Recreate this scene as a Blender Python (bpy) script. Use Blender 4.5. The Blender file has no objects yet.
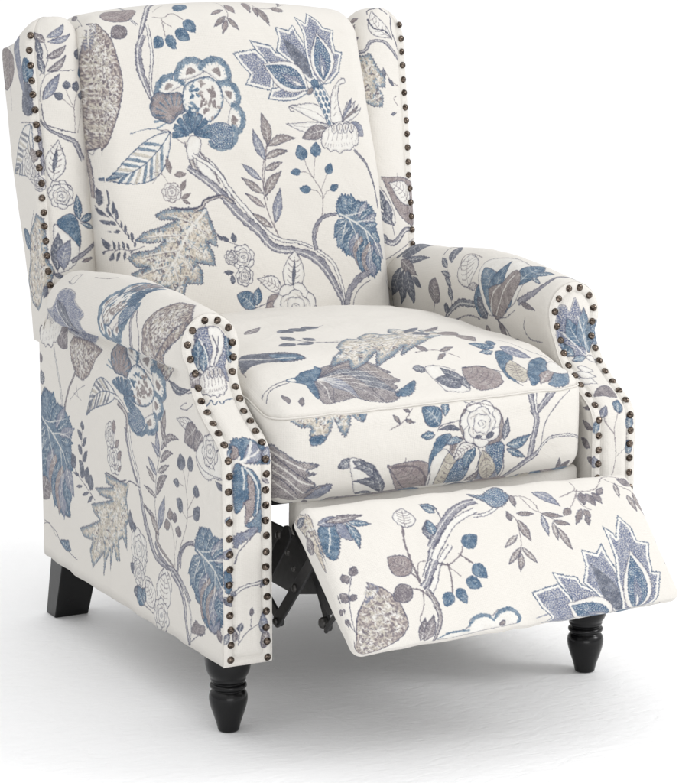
import bpy, bmesh, math, random
import numpy as np
from mathutils import Vector, Matrix, noise

scene = bpy.context.scene
C = scene.collection
rad = math.radians

# ------------------------------------------------------------------ atlas of the printed cloth
RES = 1600.0                      # texels per metre of cloth
AW, AH = 4096, 2912
# cloth piece: (corner in the atlas in metres, size in metres, uv origin of the piece)
PIECE = {
    'armL':  ((0.01, 0.01), (0.78, 1.02), (-0.03, -0.01)),
    'armR':  ((0.80, 0.01), (0.78, 1.02), (-0.03, -0.01)),
    'seat':  ((1.59, 0.01), (0.62, 0.64), (-0.31, -0.02)),
    'front': ((1.59, 0.66), (0.62, 0.19), (-0.31, 0.31)),
    'side':  ((1.59, 0.86), (0.62, 0.12), (-0.02, -0.02)),
    'capL':  ((2.22, 0.01), (0.12, 0.56), (-0.06, -0.01)),
    'capR':  ((2.35, 0.01), (0.12, 0.56), (-0.06, -0.01)),
    'back':  ((0.01, 1.04), (0.62, 0.76), (-0.31, -0.08)),
    'wingL': ((0.64, 1.04), (0.34, 0.62), (-0.02, -0.03)),
    'wingR': ((0.99, 1.04), (0.34, 0.62), (-0.02, -0.03)),
    'foot':  ((1.34, 1.04), (0.62, 0.40), (-0.31, -0.08)),
}
def atlas(piece, u, v):
    (ax, ay), (w, h), (ou, ov) = PIECE[piece]
    x = ax + min(max(u - ou, 0.002), w - 0.002); y = ay + min(max(v - ov, 0.002), h - 0.002)
    return (x * RES / AW, y * RES / AH)

# ------------------------------------------------------------------ small helpers
def empty(name, loc):
    o = bpy.data.objects.new(name, None); C.objects.link(o); o.location = loc
    o.empty_display_size = 0.1
    return o

def link(name, me, mat, parent=None, smooth=True):
    o = bpy.data.objects.new(name, me); C.objects.link(o)
    if mat: me.materials.append(mat)
    if smooth:
        me.polygons.foreach_set('use_smooth', [True] * len(me.polygons))
    if parent: o.parent = parent
    return o

class MB:
    """collects vertices, faces and per-corner cloth uv for one mesh"""
    def __init__(s): s.v = []; s.f = []; s.uv = []
    def grid(s, P, UV=None, piece=None, flip=False, wrap=False, uvq=None):
        base = len(s.v); nu = len(P); nv = len(P[0])
        for row in P: s.v.extend([tuple(p) for p in row])
        for i in range(nu if wrap else nu - 1):
            i2 = (i + 1) % nu
            for j in range(nv - 1):
                idx = [(i, j), (i2, j), (i2, j + 1), (i, j + 1)]
                if flip: idx.reverse()
                s.f.append([base + a * nv + b for a, b in idx])
                if uvq: s.uv.extend(uvq(idx))
                elif UV: s.uv.extend([atlas(piece, *UV[a][b]) for a, b in idx])
                else: s.uv.extend([(0.001, 0.001)] * 4)
    def mesh(s, name, merge=1e-5):
        me = bpy.data.meshes.new(name)
        me.from_pydata(s.v, [], s.f); me.update()
        lay = me.uv_layers.new(name='cloth')
        lay.data.foreach_set('uv', [c for p in s.uv for c in p])
        bm = bmesh.new(); bm.from_mesh(me)
        bmesh.ops.remove_doubles(bm, verts=bm.verts, dist=merge)
        bmesh.ops.recalc_face_normals(bm, faces=bm.faces)
        bm.to_mesh(me); bm.free()
        return me

def fbm(x, y, z, s, seed=0.0):
    p = Vector((x * s + seed, y * s + seed * 1.7, z * s - seed))
    return noise.noise(p) + 0.5 * noise.noise(p * 2.1)

def smooth(t):
    t = max(0.0, min(1.0, t)); return t * t * (3 - 2 * t)

def interp(x, xs, ys):
    return float(np.interp(x, xs, ys))

def axis_coords(h, r, mid, nr=6):
    e = [-h + r * (1 - math.cos(math.pi / 2 * k / nr)) * 1.0 for k in range(nr + 1)]
    e = [-h + r * (k / nr) for k in range(nr)]
    m = [-(h - r) + 2 * (h - r) * k / mid for k in range(mid + 1)]
    return e + m + [-c for c in reversed(e)]

def rbox(mb, half, r, mids, deform, uvf, extra=(), faces='xXyYzZ', per_quad=False):
    """rounded, then deformed box. uvf(face, q) -> (piece, u, v)"""
    ax = [axis_coords(half[k], r, mids[k]) for k in range(3)]
    for k, vals in extra:
        ax[k] = sorted(set(ax[k]) | set(vals))
    def rnd(p):
        q = [max(-(half[k] - r), min(half[k] - r, p[k])) for k in range(3)]
        d = Vector([math.tan(math.pi / 4 * (p[k] - q[k]) / r) for k in range(3)])
        if d.length < 1e-9: return Vector(p)
        return Vector(q) + d.normalized() * r
    for face in faces:
        k = 'xyz'.index(face.lower()); sgn = 1 if face.isupper() else -1
        a, b = [(1, 2), (0, 2), (0, 1)][k]
        P, U = [], []
        pc = None
        for ca in ax[a]:
            rp, ru = [], []
            for cb in ax[b]:
                p = [0, 0, 0]; p[k] = sgn * half[k]; p[a] = ca; p[b] = cb
                pc, u, v = uvf(face, p)
                rp.append(deform(rnd(p))); ru.append((u, v))
            P.append(rp); U.append(ru)
        uvq = None
        if per_quad:
            def uvq(idx, a=a, b=b, k=k, sgn=sgn, face=face):
                pt = []
                for i, j in idx:
                    p = [0, 0, 0]; p[k] = sgn * half[k]; p[a] = ax[a][i]; p[b] = ax[b][j]; pt.append(p)
                cen = [sum(q[m] for q in pt) / 4 for m in range(3)]
                return [atlas(*uvf(face, q, cen)) for q in pt]
        mb.grid(P, U, pc, uvq=uvq)

def tube(mb, pts, r, n=8, piece='armR', uv0=(0.1, 0.1)):
    P, U = [], []
    pts = [Vector(p) for p in pts]; s = 0.0
    up = Vector((0, 0, 1))
    for i, p in enumerate(pts):
        t = (pts[min(i + 1, len(pts) - 1)] - pts[max(i - 1, 0)]).normalized()
        a = t.cross(up)
        if a.length < 1e-3: a = t.cross(Vector((1, 0, 0)))
        a.normalize(); b = t.cross(a)
        if i: s += (p - pts[i - 1]).length
        P.append([p + (a * math.cos(2 * math.pi * k / n) + b * math.sin(2 * math.pi * k / n)) * r for k in range(n + 1)])
        U.append([(uv0[0] + k * r * 0.7, uv0[1] + s) for k in range(n + 1)])
    mb.grid(P, U, piece)

# ------------------------------------------------------------------ materials
def new_mat(name):
    m = bpy.data.materials.new(name); m.use_nodes = True
    nt = m.node_tree; b = nt.nodes['Principled BSDF']
    return m, nt, b
def nd(nt, t, **kw):
    n = nt.nodes.new(t)
    for k, v in kw.items(): setattr(n, k, v)
    return n

# where each printed motif sits on its piece of cloth (metres)
PRINT = [
('back','MA','paisley',(0.00038846,-3.192e-05,-0.00010775,-0.00044849,-0.38132692,0.64792431)),
('back','branch','peri',[1.5,5,9,8,6,5,3],((-0.0477,0.7149),(-0.1026,0.6256),(-0.1468,0.5447),(-0.1599,0.5158),(-0.164,0.4934)),0.5),
('back','branch','peri',[7,8,10,7,3],((-0.1557,0.5153),(-0.1675,0.4937),(-0.1691,0.4679),(-0.1634,0.4416),(-0.1548,0.4169)),0.3),
('back','branch','white',[4,4,3],((-0.1456,0.5335),(-0.1456,0.4844),(-0.1544,0.4447),(-0.1529,0.4187)),0),
('back','branch','white',[3,2,1],((-0.1623,0.536),(-0.1687,0.5635),(-0.1532,0.649)),0),
('back','veined','rosy',-0.1764,0.547,-0.1924,0.6045,1.067,0),
('back','veined','mauve',-0.1822,0.534,-0.2094,0.5189,0.908,0),
('back','line','c',0.6,((-0.2682,0.543),(-0.244,0.6168),(-0.228,0.6594))),
('back','leaf','mauve',-0.2483,0.6207,-0.2299,0.6575,0.282,0,'n'),
('back','line','c',0.5,((-0.2648,0.3416),(-0.2564,0.3438),(-0.2586,0.3349),(-0.2622,0.3382))),
('back','branch','rosy',[6,6,5,5],((-0.269,0.3408),(-0.2659,0.3178),(-0.265,0.2944),(-0.2663,0.2667)),0),
('back','leaf','slate',-0.2563,0.2715,-0.2592,0.2839,0.445,0,'n'),
('back','line','t',0.8,((-0.13,0.5493),(-0.1138,0.5445),(-0.095,0.5527),(-0.0799,0.5374))),
('back','line','t',0.8,((-0.1165,0.5431),(-0.1185,0.5251),(-0.1179,0.5097))),
('back','line','t',0.6,((-0.1165,0.536),(-0.104,0.5246))),
('back','line','t',0.6,((-0.1252,0.5615),(-0.0938,0.5943))),
('back','berry','blue',-0.081,0.5799,-0.0626,0.5654,1.703),
('back','berry','blue',-0.0783,0.5351,-0.0631,0.5116,0.788),
('back','berry','blue',-0.0977,0.5174,-0.0748,0.5019,0.735),
('back','berry','blue',-0.1247,0.5084,-0.1389,0.4941,0.871),
('back','berry','blue',-0.1153,0.5095,-0.1015,0.4899,0.704),
('back','line','t',0.6,((-0.0012,0.5965),(0.0033,0.5649),(0.0034,0.5421),(-0.0083,0.5269))),
('back','leaf','rosy',0.0091,0.5725,0.0173,0.5447,0.497,0,'n'),
('back','leaf','rosy',-0.0019,0.5551,-0.0273,0.5447,0.287,0,'n'),
('back','leaf','taupe',-0.0021,0.5395,-0.0288,0.5193,0.261,0,'n'),
('back','leaf','rosy',-0.0019,0.5316,-0.0153,0.5074,0.336,0,'n'),
('back','leaf','taupe',0.0006,0.5367,0.0155,0.5126,0.321,0,'n'),
('back','line','t',0.6,((0.0504,0.5971),(0.063,0.5625),(0.0893,0.5593),(0.1289,0.5818))),
('back','leaf','rosy',0.0485,0.5848,0.0457,0.5462,0.335,0,'n'),
('back','leaf','taupe',0.0621,0.5606,0.0749,0.5193,0.283,0,'n'),
('back','leaf','rosy',0.0582,0.5623,0.0575,0.5371,0.291,0,'n'),
('back','leaf','taupe',0.0893,0.5593,0.1112,0.5531,0.599,0,'n'),
('back','leaf','taupe',0.1075,0.5681,0.1269,0.6122,0.089,0,'n'),
('back','branch','taupe',[5,6,6,5,4],((-0.105,0.353),(-0.1015,0.331),(-0.0958,0.307),(-0.0774,0.2882),(-0.0574,0.2733),(-0.0335,0.2562)),0.3),
('back','branch','white',[5,5,6,6],((-0.0891,0.3503),(-0.0857,0.3343),(-0.0647,0.3134),(-0.0483,0.2887),(-0.0416,0.2606)),0),
('back','poly','white',((-0.0972,0.3605),(-0.0803,0.3559),(-0.0857,0.3343),(-0.1027,0.3231),(-0.1069,0.3391)),0,0,None,None),
('back','poly','white',((-0.0899,0.3265),(-0.0773,0.318),(-0.0572,0.2892),(-0.0603,0.2834),(-0.0807,0.2964),(-0.0922,0.3128)),0,0,None,None),
('back','line','t',1.6,((-0.0837,0.3334),(-0.0654,0.3095),(-0.0588,0.2873))),
('back','line','t',0.8,((-0.1099,0.3492),(-0.1259,0.3618),(-0.1353,0.3721),(-0.1483,0.3718))),
('back','MA','peony',(0.00043902,-6.452e-05,-1.557e-05,-0.00038966,-0.16727808,0.57650134)),
('back','feather','blue',-0.1314,0.3688,-0.2554,0.297,0.376,0.12),
('back','line','b',0.6,((-0.1316,0.368),(-0.165,0.3752),(-0.2005,0.3688))),
('back','MA','lotus',(0.00048051,-7.865e-05,2.76e-06,-0.00040095,0.00940744,0.56486908)),
('back','branch','peri',[2.5,3,2.5,2,2],((0.201,0.3248),(0.2196,0.3024),(0.2308,0.277),(0.239,0.2516),(0.2437,0.2263)),0),
('back','line','t',0.9,((0.0257,0.2526),(0.021,0.285),(0.028,0.3169),(0.0391,0.3487))),
('back','leaf','taupe',0.039,0.3406,0.0347,0.3927,0.347,-0.04),
('back','leaf','peri',0.0304,0.3168,0.0149,0.3678,0.294,0.04),
('back','leaf','taupe',0.0369,0.3387,0.091,0.3495,0.258,0.1),
('back','leaf','taupe',0.0335,0.3226,0.073,0.3289,0.265,0.05),
('back','MA','berries',(0.00046934,-5.309e-05,-2.914e-05,-0.00040211,-0.05137356,0.35553465)),
('back','MA','acanthus',(0.00052891,-5.039e-05,-4.398e-05,-0.00040314,-0.08049952,0.36277828)),
('back','line','t',0.9,((0.0394,0.1938),(0.0271,0.2247),(0.0198,0.2614),(0.0272,0.3011),(0.0392,0.349))),
('back','line','t',0.6,((0.0394,0.1938),(0.033,0.2163),(0.0402,0.236))),
('back','leaf','peri',0.0362,0.2161,0.0509,0.2709,0.294,0),
('back','leaf','peri',0.0188,0.2855,-0.0135,0.3133,0.261,0),
('back','leaf','taupe',0.0187,0.2635,-0.0169,0.2914,0.27,0),
('back','leaf','rosy',0.0198,0.2413,-0.0143,0.2666,0.218,0),
('back','leaf','taupe',0.0298,0.2085,-0.0136,0.2362,0.234,0),
('back','leaf','taupe',0.0219,0.2592,0.0579,0.2979,0.304,0.08),
('back','leaf','taupe',0.0272,0.3011,0.062,0.3123,0.272,0),
('back','leaf','taupe',0.0298,0.3191,0.0724,0.3313,0.264,0.05),
('back','branch','white',[5,6,6,5,3],((-0.0973,0.3311),(-0.0617,0.3057),(-0.0401,0.2727),(-0.0214,0.2479),(0.0072,0.214),(0.0367,0.19),(0.0768,0.1815),(0.0994,0.1719)),0),
('back','branch','peri',[6,9,11,12,10,9],((-0.1093,0.3119),(-0.0659,0.278),(-0.0318,0.2365),(0.0017,0.2063),(0.028,0.1765),(0.0665,0.17)),0.25),
('back','branch','peri',[6,10,12,9,8,8,9],((0.062,0.1702),(0.0888,0.1625),(0.1114,0.1466),(0.1286,0.1249),(0.1405,0.0995),(0.1503,0.0784),(0.1482,0.044)),0.2),
('back','branch','peri',[5,5,4,3],((0.1061,0.1673),(0.1037,0.1878),(0.1103,0.2077),(0.1285,0.2208),(0.1508,0.2229)),0),
('back','branch','white',[4,5,4],((0.1085,0.1672),(0.1348,0.145),(0.147,0.1153),(0.1533,0.0822)),0),
('back','branch','peri',[8,8,10,5],((0.1547,0.0739),(0.1681,0.1013),(0.1867,0.1163),(0.208,0.1248)),0),
('back','line','c',0.8,((0.1641,0.0487),(0.1708,0.0806),(0.1854,0.0999),(0.2068,0.1104))),
('back','veined','white',0.0547,0.102,0.0654,0.168,0.597,0),
('back','leaf','slate',0.057,0.1139,0.0639,0.1539,0.138,0,'n'),
('back','veined','white',0.0357,0.1035,-0.008,0.1288,0.477,-0.1),
('back','poly','rosy',((0.0066,0.0936),(0.0306,0.0998),(0.0922,0.0629),(0.0852,0.0473),(0.0064,0.0534)),0,0,None,None),
('back','rose',0.0563,0.0785,0.0963,0.0754),
('back','leaf','blue',-0.0178,0.0825,-0.0482,0.1065,0.751,-0.1),
('back','leaf','blue',-0.0148,0.0871,-0.0071,0.1146,0.551,0),
('back','leaf','blue',-0.0244,0.0738,-0.0528,0.0652,0.528,0),
('back','leaf','blue',0.0004,0.062,-0.035,0.0479,0.576,0),
('back','leaf','slate',0.0159,0.0727,-0.019,0.073,0.26,0,'n'),
('back','leaf','slate',0.0879,0.0491,0.0967,0.0786,0.459,0),
('back','line','c',0.7,((-0.0178,0.0825),(-0.0036,0.0863),(0.0181,0.0927))),
('back','line','c',0.7,((-0.0147,0.0711),(0.0011,0.0679),(0.0155,0.0687))),
('back','line','c',0.7,((-0.0074,0.0566),(0.0343,0.0491),(0.0804,0.0477))),
('back','rose',-0.031,0.1646,-0.0101,0.1632),
('back','rose',-0.031,0.1344,-0.0148,0.1333),
('back','rose',-0.052,0.166,-0.04,0.1652),
('back','leaf','slate',-0.0637,0.1944,-0.0713,0.2028,0.431,0,'n'),
('back','leaf','slate',-0.0422,0.1892,-0.0447,0.2045,0.576,0,'n'),
('back','leaf','slate',-0.053,0.1919,-0.0672,0.2006,0.406,0,'n'),
('back','leaf','slate',-0.0504,0.1419,-0.069,0.1432,0.351,0,'n'),
('back','leaf','slate',-0.0538,0.1242,-0.0531,0.1381,0.589,0,'n'),
('back','line','c',0.5,((-0.0751,0.207),(-0.0552,0.192),(-0.0382,0.185))),
('back','leaf','slate',0.1079,0.0527,0.1415,0.0499,0.208,0,'n'),
('back','line','c',0.7,((0.2524,0.1058),(0.2593,0.088),(0.2457,0.0493),(0.2484,0.0157))),
('back','MA','smallrose',(0.00043039,-5.813e-05,-2.165e-05,-0.00039054,-0.28750855,0.36396481)),
('back','MA','jagleaf',(0.00043115,-5.299e-05,-2.494e-05,-0.00039216,-0.28785207,0.36543339)),
('back','MA','laurel',(0.00035121,-4.152e-05,1.602e-05,-0.00039292,-0.27479334,0.35668431)),
('back','branch','taupe',[4,5,4,3],((-0.1082,0.2427),(-0.0915,0.2497),(-0.086,0.2573),(-0.0587,0.2638),(-0.0382,0.2528)),0.2),
('back','line','c',1.6,((-0.1481,0.2515),(-0.1189,0.2461),(-0.0959,0.2499),(-0.0866,0.2593),(-0.0585,0.2649))),
('wingL','line','c',0.7,((0.1365,0.4323),(0.1507,0.4559),(0.1485,0.4848),(0.1429,0.501))),
('wingL','line','c',0.6,((0.1328,0.3908),(0.137,0.4166),(0.1529,0.4361),(0.1964,0.4387))),
('wingL','leaf','peri',0.1513,0.5006,0.1871,0.5284,0.317,-0.1),
('wingL','leaf','peri',0.1529,0.491,0.1948,0.5069,0.27,-0.1),
('wingL','leaf','mauve',0.1489,0.4591,0.1826,0.4836,0.324,-0.1),
('wingL','leaf','mauve',0.1491,0.4382,0.1808,0.4624,0.282,-0.1),
('wingL','leaf','mauve',0.1479,0.4901,0.1281,0.5125,0.475,0),
('wingL','leaf','slate',0.1426,0.4323,0.1351,0.4665,0.318,0),
('wingL','leaf','peri',0.1373,0.3928,0.1682,0.4338,0.299,0),
('wingL','leaf','slate',0.1406,0.456,0.1341,0.5015,0.236,0),
('wingL','line','t',0.6,((0.1859,0.3401),(0.1867,0.3759),(0.1815,0.392),(0.1756,0.408))),
('wingL','line','t',0.6,((0.1867,0.3759),(0.1906,0.3915),(0.1982,0.4109))),
('wingL','line','t',0.6,((0.1848,0.38),(0.1692,0.3944),(0.1647,0.3996))),
('wingL','line','t',0.5,((0.1906,0.3399),(0.2011,0.3749),(0.2034,0.3947))),
('wingL','berry','slate',0.1783,0.4099,0.1771,0.4229,1.031),
('wingL','berry','slate',0.1921,0.4053,0.1969,0.4221,0.766),
('wingL','berry','slate',0.1693,0.3956,0.1557,0.4026,0.828),
('wingL','berry','slate',0.2018,0.3916,0.2066,0.4056,0.87),
('wingL','berry','blue',0.2092,0.4229,0.2091,0.4453,0.635),
('wingL','berry','slate',0.2017,0.4562,0.2109,0.4743,0.868),
('wingL','branch','peri',[2,3,5,7,6],((0.13,0.3611),(0.1452,0.3453),(0.1643,0.3351),(0.1844,0.3243),(0.1961,0.2957)),0.2),
('wingL','line','c',1.0,((0.1346,0.3869),(0.1384,0.3572),(0.1573,0.3471),(0.1859,0.3401))),
('wingL','veined','white',0.1426,0.2642,0.1565,0.3293,0.504,0),
('wingL','leaf','slate',0.1439,0.278,0.1539,0.3175,0.161,0,'n'),
('wingL','rose',0.1523,0.2461,0.1727,0.2455),
('wingL','poly','slate',((0.0975,0.4212),(0.1173,0.4168),(0.1197,0.393),(0.115,0.3693),(0.0794,0.3753)),0,0.4,None,None),
('wingL','leaf','blue',0.1126,0.4209,0.1027,0.4574,0.859,0),
('wingL','berry','blue',0.1162,0.4477,0.1031,0.4593,0.858),
('wingL','poly','peri',((0.0581,0.5056),(0.0796,0.51),(0.0931,0.4499),(0.0964,0.4007),(0.079,0.4215),(0.0674,0.4601)),0,0,None,None),
('wingL','leaf','taupe',0.012,0.4084,-0.001,0.5138,0.978,0),
('wingL','line','c',0.6,((0.0421,0.5092),(0.0323,0.4362),(0.0256,0.3718))),
('wingL','feather','slate',0.1132,0.3534,0.0078,0.2679,0.464,0.1),
('wingL','line','c',0.8,((0.0666,0.3537),(0.1164,0.3574),(0.1289,0.3513))),
('wingL','branch','peri',[3,5,5,4],((0.1251,0.3573),(0.1264,0.3296),(0.1266,0.298),(0.1261,0.2742)),0),
('wingL','leaf','taupe',0.1101,0.2938,0.1056,0.3172,1.232,0),
('wingL','rose',0.102,0.2771,0.1206,0.2783),
('wingL','rose',0.0806,0.289,0.105,0.2914),
('wingL','rose',0.1539,0.2404,0.1744,0.2397),
('wingL','rose',0.1182,0.2604,0.1302,0.2601),
('wingL','leaf','blue',0.1789,0.2021,0.1791,0.2428,0.342,0),
('wingL','leaf','blue',0.1812,0.2004,0.2109,0.2092,0.391,0),
('wingL','leaf','blue',0.1819,0.1971,0.2097,0.1855,0.269,0),
('wingL','poly','blue',((0.1438,0.2017),(0.1646,0.2125),(0.1756,0.2039),(0.1799,0.1743),(0.1746,0.1551),(0.1644,0.1718),(0.1493,0.1853)),0,0,None,None),
('wingL','poly','white',((0.1372,0.192),(0.1495,0.1885),(0.1691,0.1684),(0.1757,0.155),(0.1677,0.1326),(0.147,0.1201),(0.136,0.1268)),0,0,None,None),
('wingL','leaf','slate',0.1374,0.1236,0.1441,0.1821,0.416,0),
('wingL','leaf','peri',0.1473,0.1234,0.1627,0.1719,0.44,0.1),
('wingL','branch','peri',[4,5,4],((0.1616,0.136),(0.1866,0.1511),(0.2138,0.1648)),0),
('wingL','line','t',0.6,((0.1766,0.1403),(0.1978,0.1385))),
('wingL','leaf','rosy',0.1779,0.1354,0.1981,0.1401,0.266,0,'n'),
('wingL','poly','beige',((0.1053,0.214),(0.1213,0.2052),(0.122,0.176),(0.1238,0.1368),(0.1335,0.1203),(0.1155,0.0914),(0.0558,0.0524),(0.0148,0.0612),(-0.0003,0.0926),(0.0362,0.1355),(0.0372,0.1649),(0.074,0.1914)),0,0.5,'verm',('sky',5)),
('wingL','line','c',0.8,((0.0898,0.2157),(0.0555,0.1765),(0.0294,0.1218),(0.0205,0.0751))),
('wingL','leaf','blue',0.0443,0.1526,0.0169,0.1791,0.831,0),
('wingL','leaf','slate',0.1166,0.098,0.1025,0.077,0.535,0,'n'),
('wingL','leaf','slate',0.1312,0.117,0.1493,0.1103,0.362,0,'n'),
('wingL','leaf','slate',0.12,0.0979,0.1426,0.0918,0.162,0,'n'),
('wingL','line','c',0.7,((0.1316,0.1203),(0.1224,0.1043),(0.1122,0.0814))),
('wingR','veined','white',0.1492,0.4751,0.1936,0.5378,0.44,-0.12),
('wingR','line','c',1.6,((0.2015,0.5301),(0.2025,0.5396),(0.1741,0.5432),(0.1479,0.5291))),
('wingR','line','c',1.8,((0.1982,0.5184),(0.1846,0.4985),(0.1624,0.4916),(0.1472,0.473))),
('wingR','line','c',1.4,((0.1398,0.5253),(0.1469,0.4932),(0.1333,0.4523))),
('wingR','branch','peri',[3,4,4,3],((0.2216,0.4474),(0.2025,0.4533),(0.1902,0.469),(0.1681,0.4682),(0.1489,0.4531),(0.1327,0.4344)),0.3),
('wingR','leaf','rosy',0.2348,0.5129,0.2169,0.5203,0.53,0,'n'),
('wingR','leaf','rosy',0.2293,0.4835,0.2218,0.5069,0.335,0,'n'),
('wingR','leaf','rosy',0.2272,0.4644,0.2135,0.4788,0.38,0,'n'),
('wingR','leaf','rosy',0.2257,0.4595,0.2161,0.4591,0.373,0,'n'),
('wingR','line','t',0.6,((0.2568,0.5292),(0.2317,0.4916),(0.2261,0.4518))),
('wingR','leaf','slate',0.2354,0.4919,0.2538,0.5027,0.361,0,'n'),
('wingR','poly','beige',((0.2233,0.4458),(0.2063,0.4429),(0.195,0.4488),(0.1853,0.4279),(0.1691,0.4066),(0.1694,0.3903),(0.184,0.3924),(0.19,0.3984),(0.1748,0.3772),(0.1769,0.358),(0.1958,0.3601),(0.2106,0.3691),(0.2155,0.3898)),0,0.5,'verm',('sky',5)),
('wingR','line','beige',2.2,((0.2218,0.4444),(0.2075,0.4192),(0.1902,0.3955))),
('wingR','leaf','slate',0.2115,0.3337,0.2141,0.3632,0.533,0),
('wingR','line','t',0.6,((0.1381,0.3901),(0.1575,0.4031),(0.1716,0.4245))),
('wingR','leaf','slate',0.1691,0.4066,0.1717,0.423,0.436,0,'n'),
('wingR','leaf','slate',0.1499,0.3922,0.1614,0.4047,0.378,0,'n'),
('wingR','leaf','slate',0.1602,0.3438,0.1469,0.3459,0.287,0,'n'),
('wingR','line','t',0.6,((0.141,0.3574),(0.1514,0.37),(0.1443,0.374))),
('wingR','veined','rosy',0.1176,0.1534,0.1872,0.2404,0.549,0.15),
('wingR','veined','white',0.1215,0.1879,0.1732,0.2304,0.514,0.1),
('wingR','poly','white',((0.1999,0.2275),(0.1858,0.2184),(0.168,0.1877),(0.1658,0.1579),(0.1932,0.1765),(0.1994,0.198)),0,0,None,None),
('wingR','leaf','slate',0.1857,0.1846,0.1976,0.2253,0.428,0),
('wingR','leaf','slate',0.1751,0.1607,0.1798,0.2012,0.408,0),
('wingR','leaf','slate',0.1674,0.158,0.2005,0.1855,0.296,0),
('wingR','line','c',1.0,((0.172,0.1669),(0.1669,0.141))),
('wingR','branch','peri',[3,6,8,7,4],((0.1115,0.1442),(0.1406,0.1471),(0.1664,0.1282),(0.1867,0.134),(0.1936,0.1472)),0.3),
('wingR','leaf','slate',0.1845,0.1296,0.1938,0.1451,0.741,0),
('wingR','line','c',0.8,((0.1127,0.1316),(0.156,0.1145),(0.189,0.1003))),
('armR','line','c',0.8,((0.4955,0.6591),(0.4819,0.6216))),
('armR','leaf','mauve',0.4838,0.6257,0.4698,0.5866,0.854,0),
('armR','line','c',1.0,((0.4272,0.6238),(0.4252,0.595),(0.4349,0.5726))),
('armR','leaf','slate',0.4369,0.5685,0.4683,0.5514,0.286,0),
('armR','leaf','slate',0.4226,0.5818,0.4535,0.5758,0.278,0),
('armR','leaf','slate',0.421,0.5947,0.4408,0.585,0.496,0),
('armR','leaf','slate',0.4238,0.6163,0.4269,0.5952,0.722,0),
('armR','leaf','slate',0.4295,0.559,0.4591,0.5134,0.405,0),
('armR','line','c',1.2,((0.4709,0.5459),(0.4774,0.522),(0.4509,0.5185))),
('armR','veined','white',0.3623,0.591,0.3922,0.5383,0.916,0),
('armR','veined','white',0.3332,0.5858,0.3666,0.5932,0.294,0),
('armR','line','t',1.0,((0.3932,0.569),(0.4061,0.5492),(0.3966,0.5353),(0.3566,0.5384))),
('armR','branch','slate',[5,6,8,5],((0.4518,0.6498),(0.4399,0.6359),(0.3977,0.6171),(0.3307,0.6134)),0.3),
('armR','line','c',0.8,((0.4188,0.644),(0.3766,0.6318),(0.3381,0.6323))),
('armR','leaf','slate',0.4481,0.6368,0.4451,0.622,1.043,0),
('armR','leaf','blue',0.3338,0.6301,0.3291,0.5852,0.894,-0.1),
('armR','leaf','slate',0.3129,0.6273,0.3351,0.603,0.873,0),
('armR','poly','white',((0.3295,0.5817),(0.3392,0.5465),(0.3102,0.5271),(0.26,0.5194),(0.1957,0.5266),(0.1997,0.5563),(0.2263,0.5967),(0.3034,0.6227)),0,0,None,None),
('armR','leaf','sky',0.2867,0.6203,0.3286,0.5556,0.655,-0.2),
('armR','leaf','blue',0.3009,0.5988,0.2752,0.529,0.481,-0.2),
('armR','leaf','blue',0.2512,0.6114,0.2359,0.5459,0.549,0),
('armR','leaf','blue',0.2163,0.5646,0.2156,0.5043,0.858,-0.1),
('armR','poly','taupe',((0.2996,0.5883),(0.2611,0.57),(0.2412,0.5418),(0.2129,0.5638),(0.2512,0.6114),(0.288,0.6239)),0,0,None,None),
('armR','line','white',1.6,((0.2825,0.6197),(0.2605,0.5925),(0.2367,0.5515))),
('armR','line','white',1.4,((0.2981,0.6186),(0.2889,0.5937),(0.2669,0.5752))),
('armR','line','c',0.7,((0.2952,0.6215),(0.2534,0.6185),(0.219,0.6023))),
('armR','leaf','blue',0.1928,0.5435,0.1657,0.5476,0.237,0),
('armR','leaf','blue',0.199,0.5343,0.1661,0.5164,0.47,0),
('armR','branch','peri',[6,8,6,4,2],((0.2109,0.5902),(0.1747,0.5705),(0.156,0.5495),(0.1513,0.5209),(0.1391,0.4849)),0),
('armR','leaf','mauve',0.203,0.5886,0.1573,0.5893,0.193,0,'n'),
('armR','leaf','taupe',0.3048,0.6549,0.3172,0.638,0.759,0,'n'),
('armR','leaf','mauve',0.2486,0.6453,0.2806,0.6262,0.317,0,'n'),
('armR','line','c',0.8,((0.288,0.6239),(0.2563,0.6327),(0.233,0.6465))),
('armR','line','c',0.8,((0.1431,0.6355),(0.182,0.6369),(0.1983,0.6234),(0.191,0.6078))),
('armR','leaf','mauve',0.233,0.6465,0.1983,0.6447,0.147,0,'n'),
('armR','line','c',1.5,((0.1489,0.5178),(0.1358,0.4973),(0.1002,0.4926))),
('armR','leaf','slate',0.6003,0.5526,0.5514,0.5069,0.724,0.05),
('armR','leaf','slate',0.5905,0.5616,0.5062,0.5536,0.164,0),
('armR','leaf','mauve',0.5952,0.5613,0.5295,0.5853,0.292,0),
('armR','leaf','slate',0.5852,0.5754,0.6229,0.628,0.465,0),
('armR','leaf','slate',0.5751,0.5792,0.5936,0.6407,0.45,0),
('armR','leaf','slate',0.5626,0.5782,0.5528,0.6332,0.552,0),
('armR','leaf','slate',0.5452,0.5879,0.5204,0.6053,0.419,0,'n'),
('armR','leaf','slate',0.6358,0.534,0.5971,0.5239,1.155,0),
('armR','line','c',0.8,((0.6501,0.5673),(0.6283,0.6171),(0.6151,0.6652))),
('armR','leaf','mauve',0.0052,0.6961,0.0311,0.6911,0.378,0,'n'),
('armR','leaf','mauve',0.003,0.7109,0.0233,0.7145,0.315,0,'n'),
('armR','leaf','mauve',0.0012,0.7452,0.0261,0.7343,0.392,0,'n'),
('armR','leaf','mauve',0.005,0.7728,0.0287,0.7619,0.508,0,'n'),
('armR','leaf','mauve',-0.0101,0.797,0.0097,0.7891,0.557,0,'n'),
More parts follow.
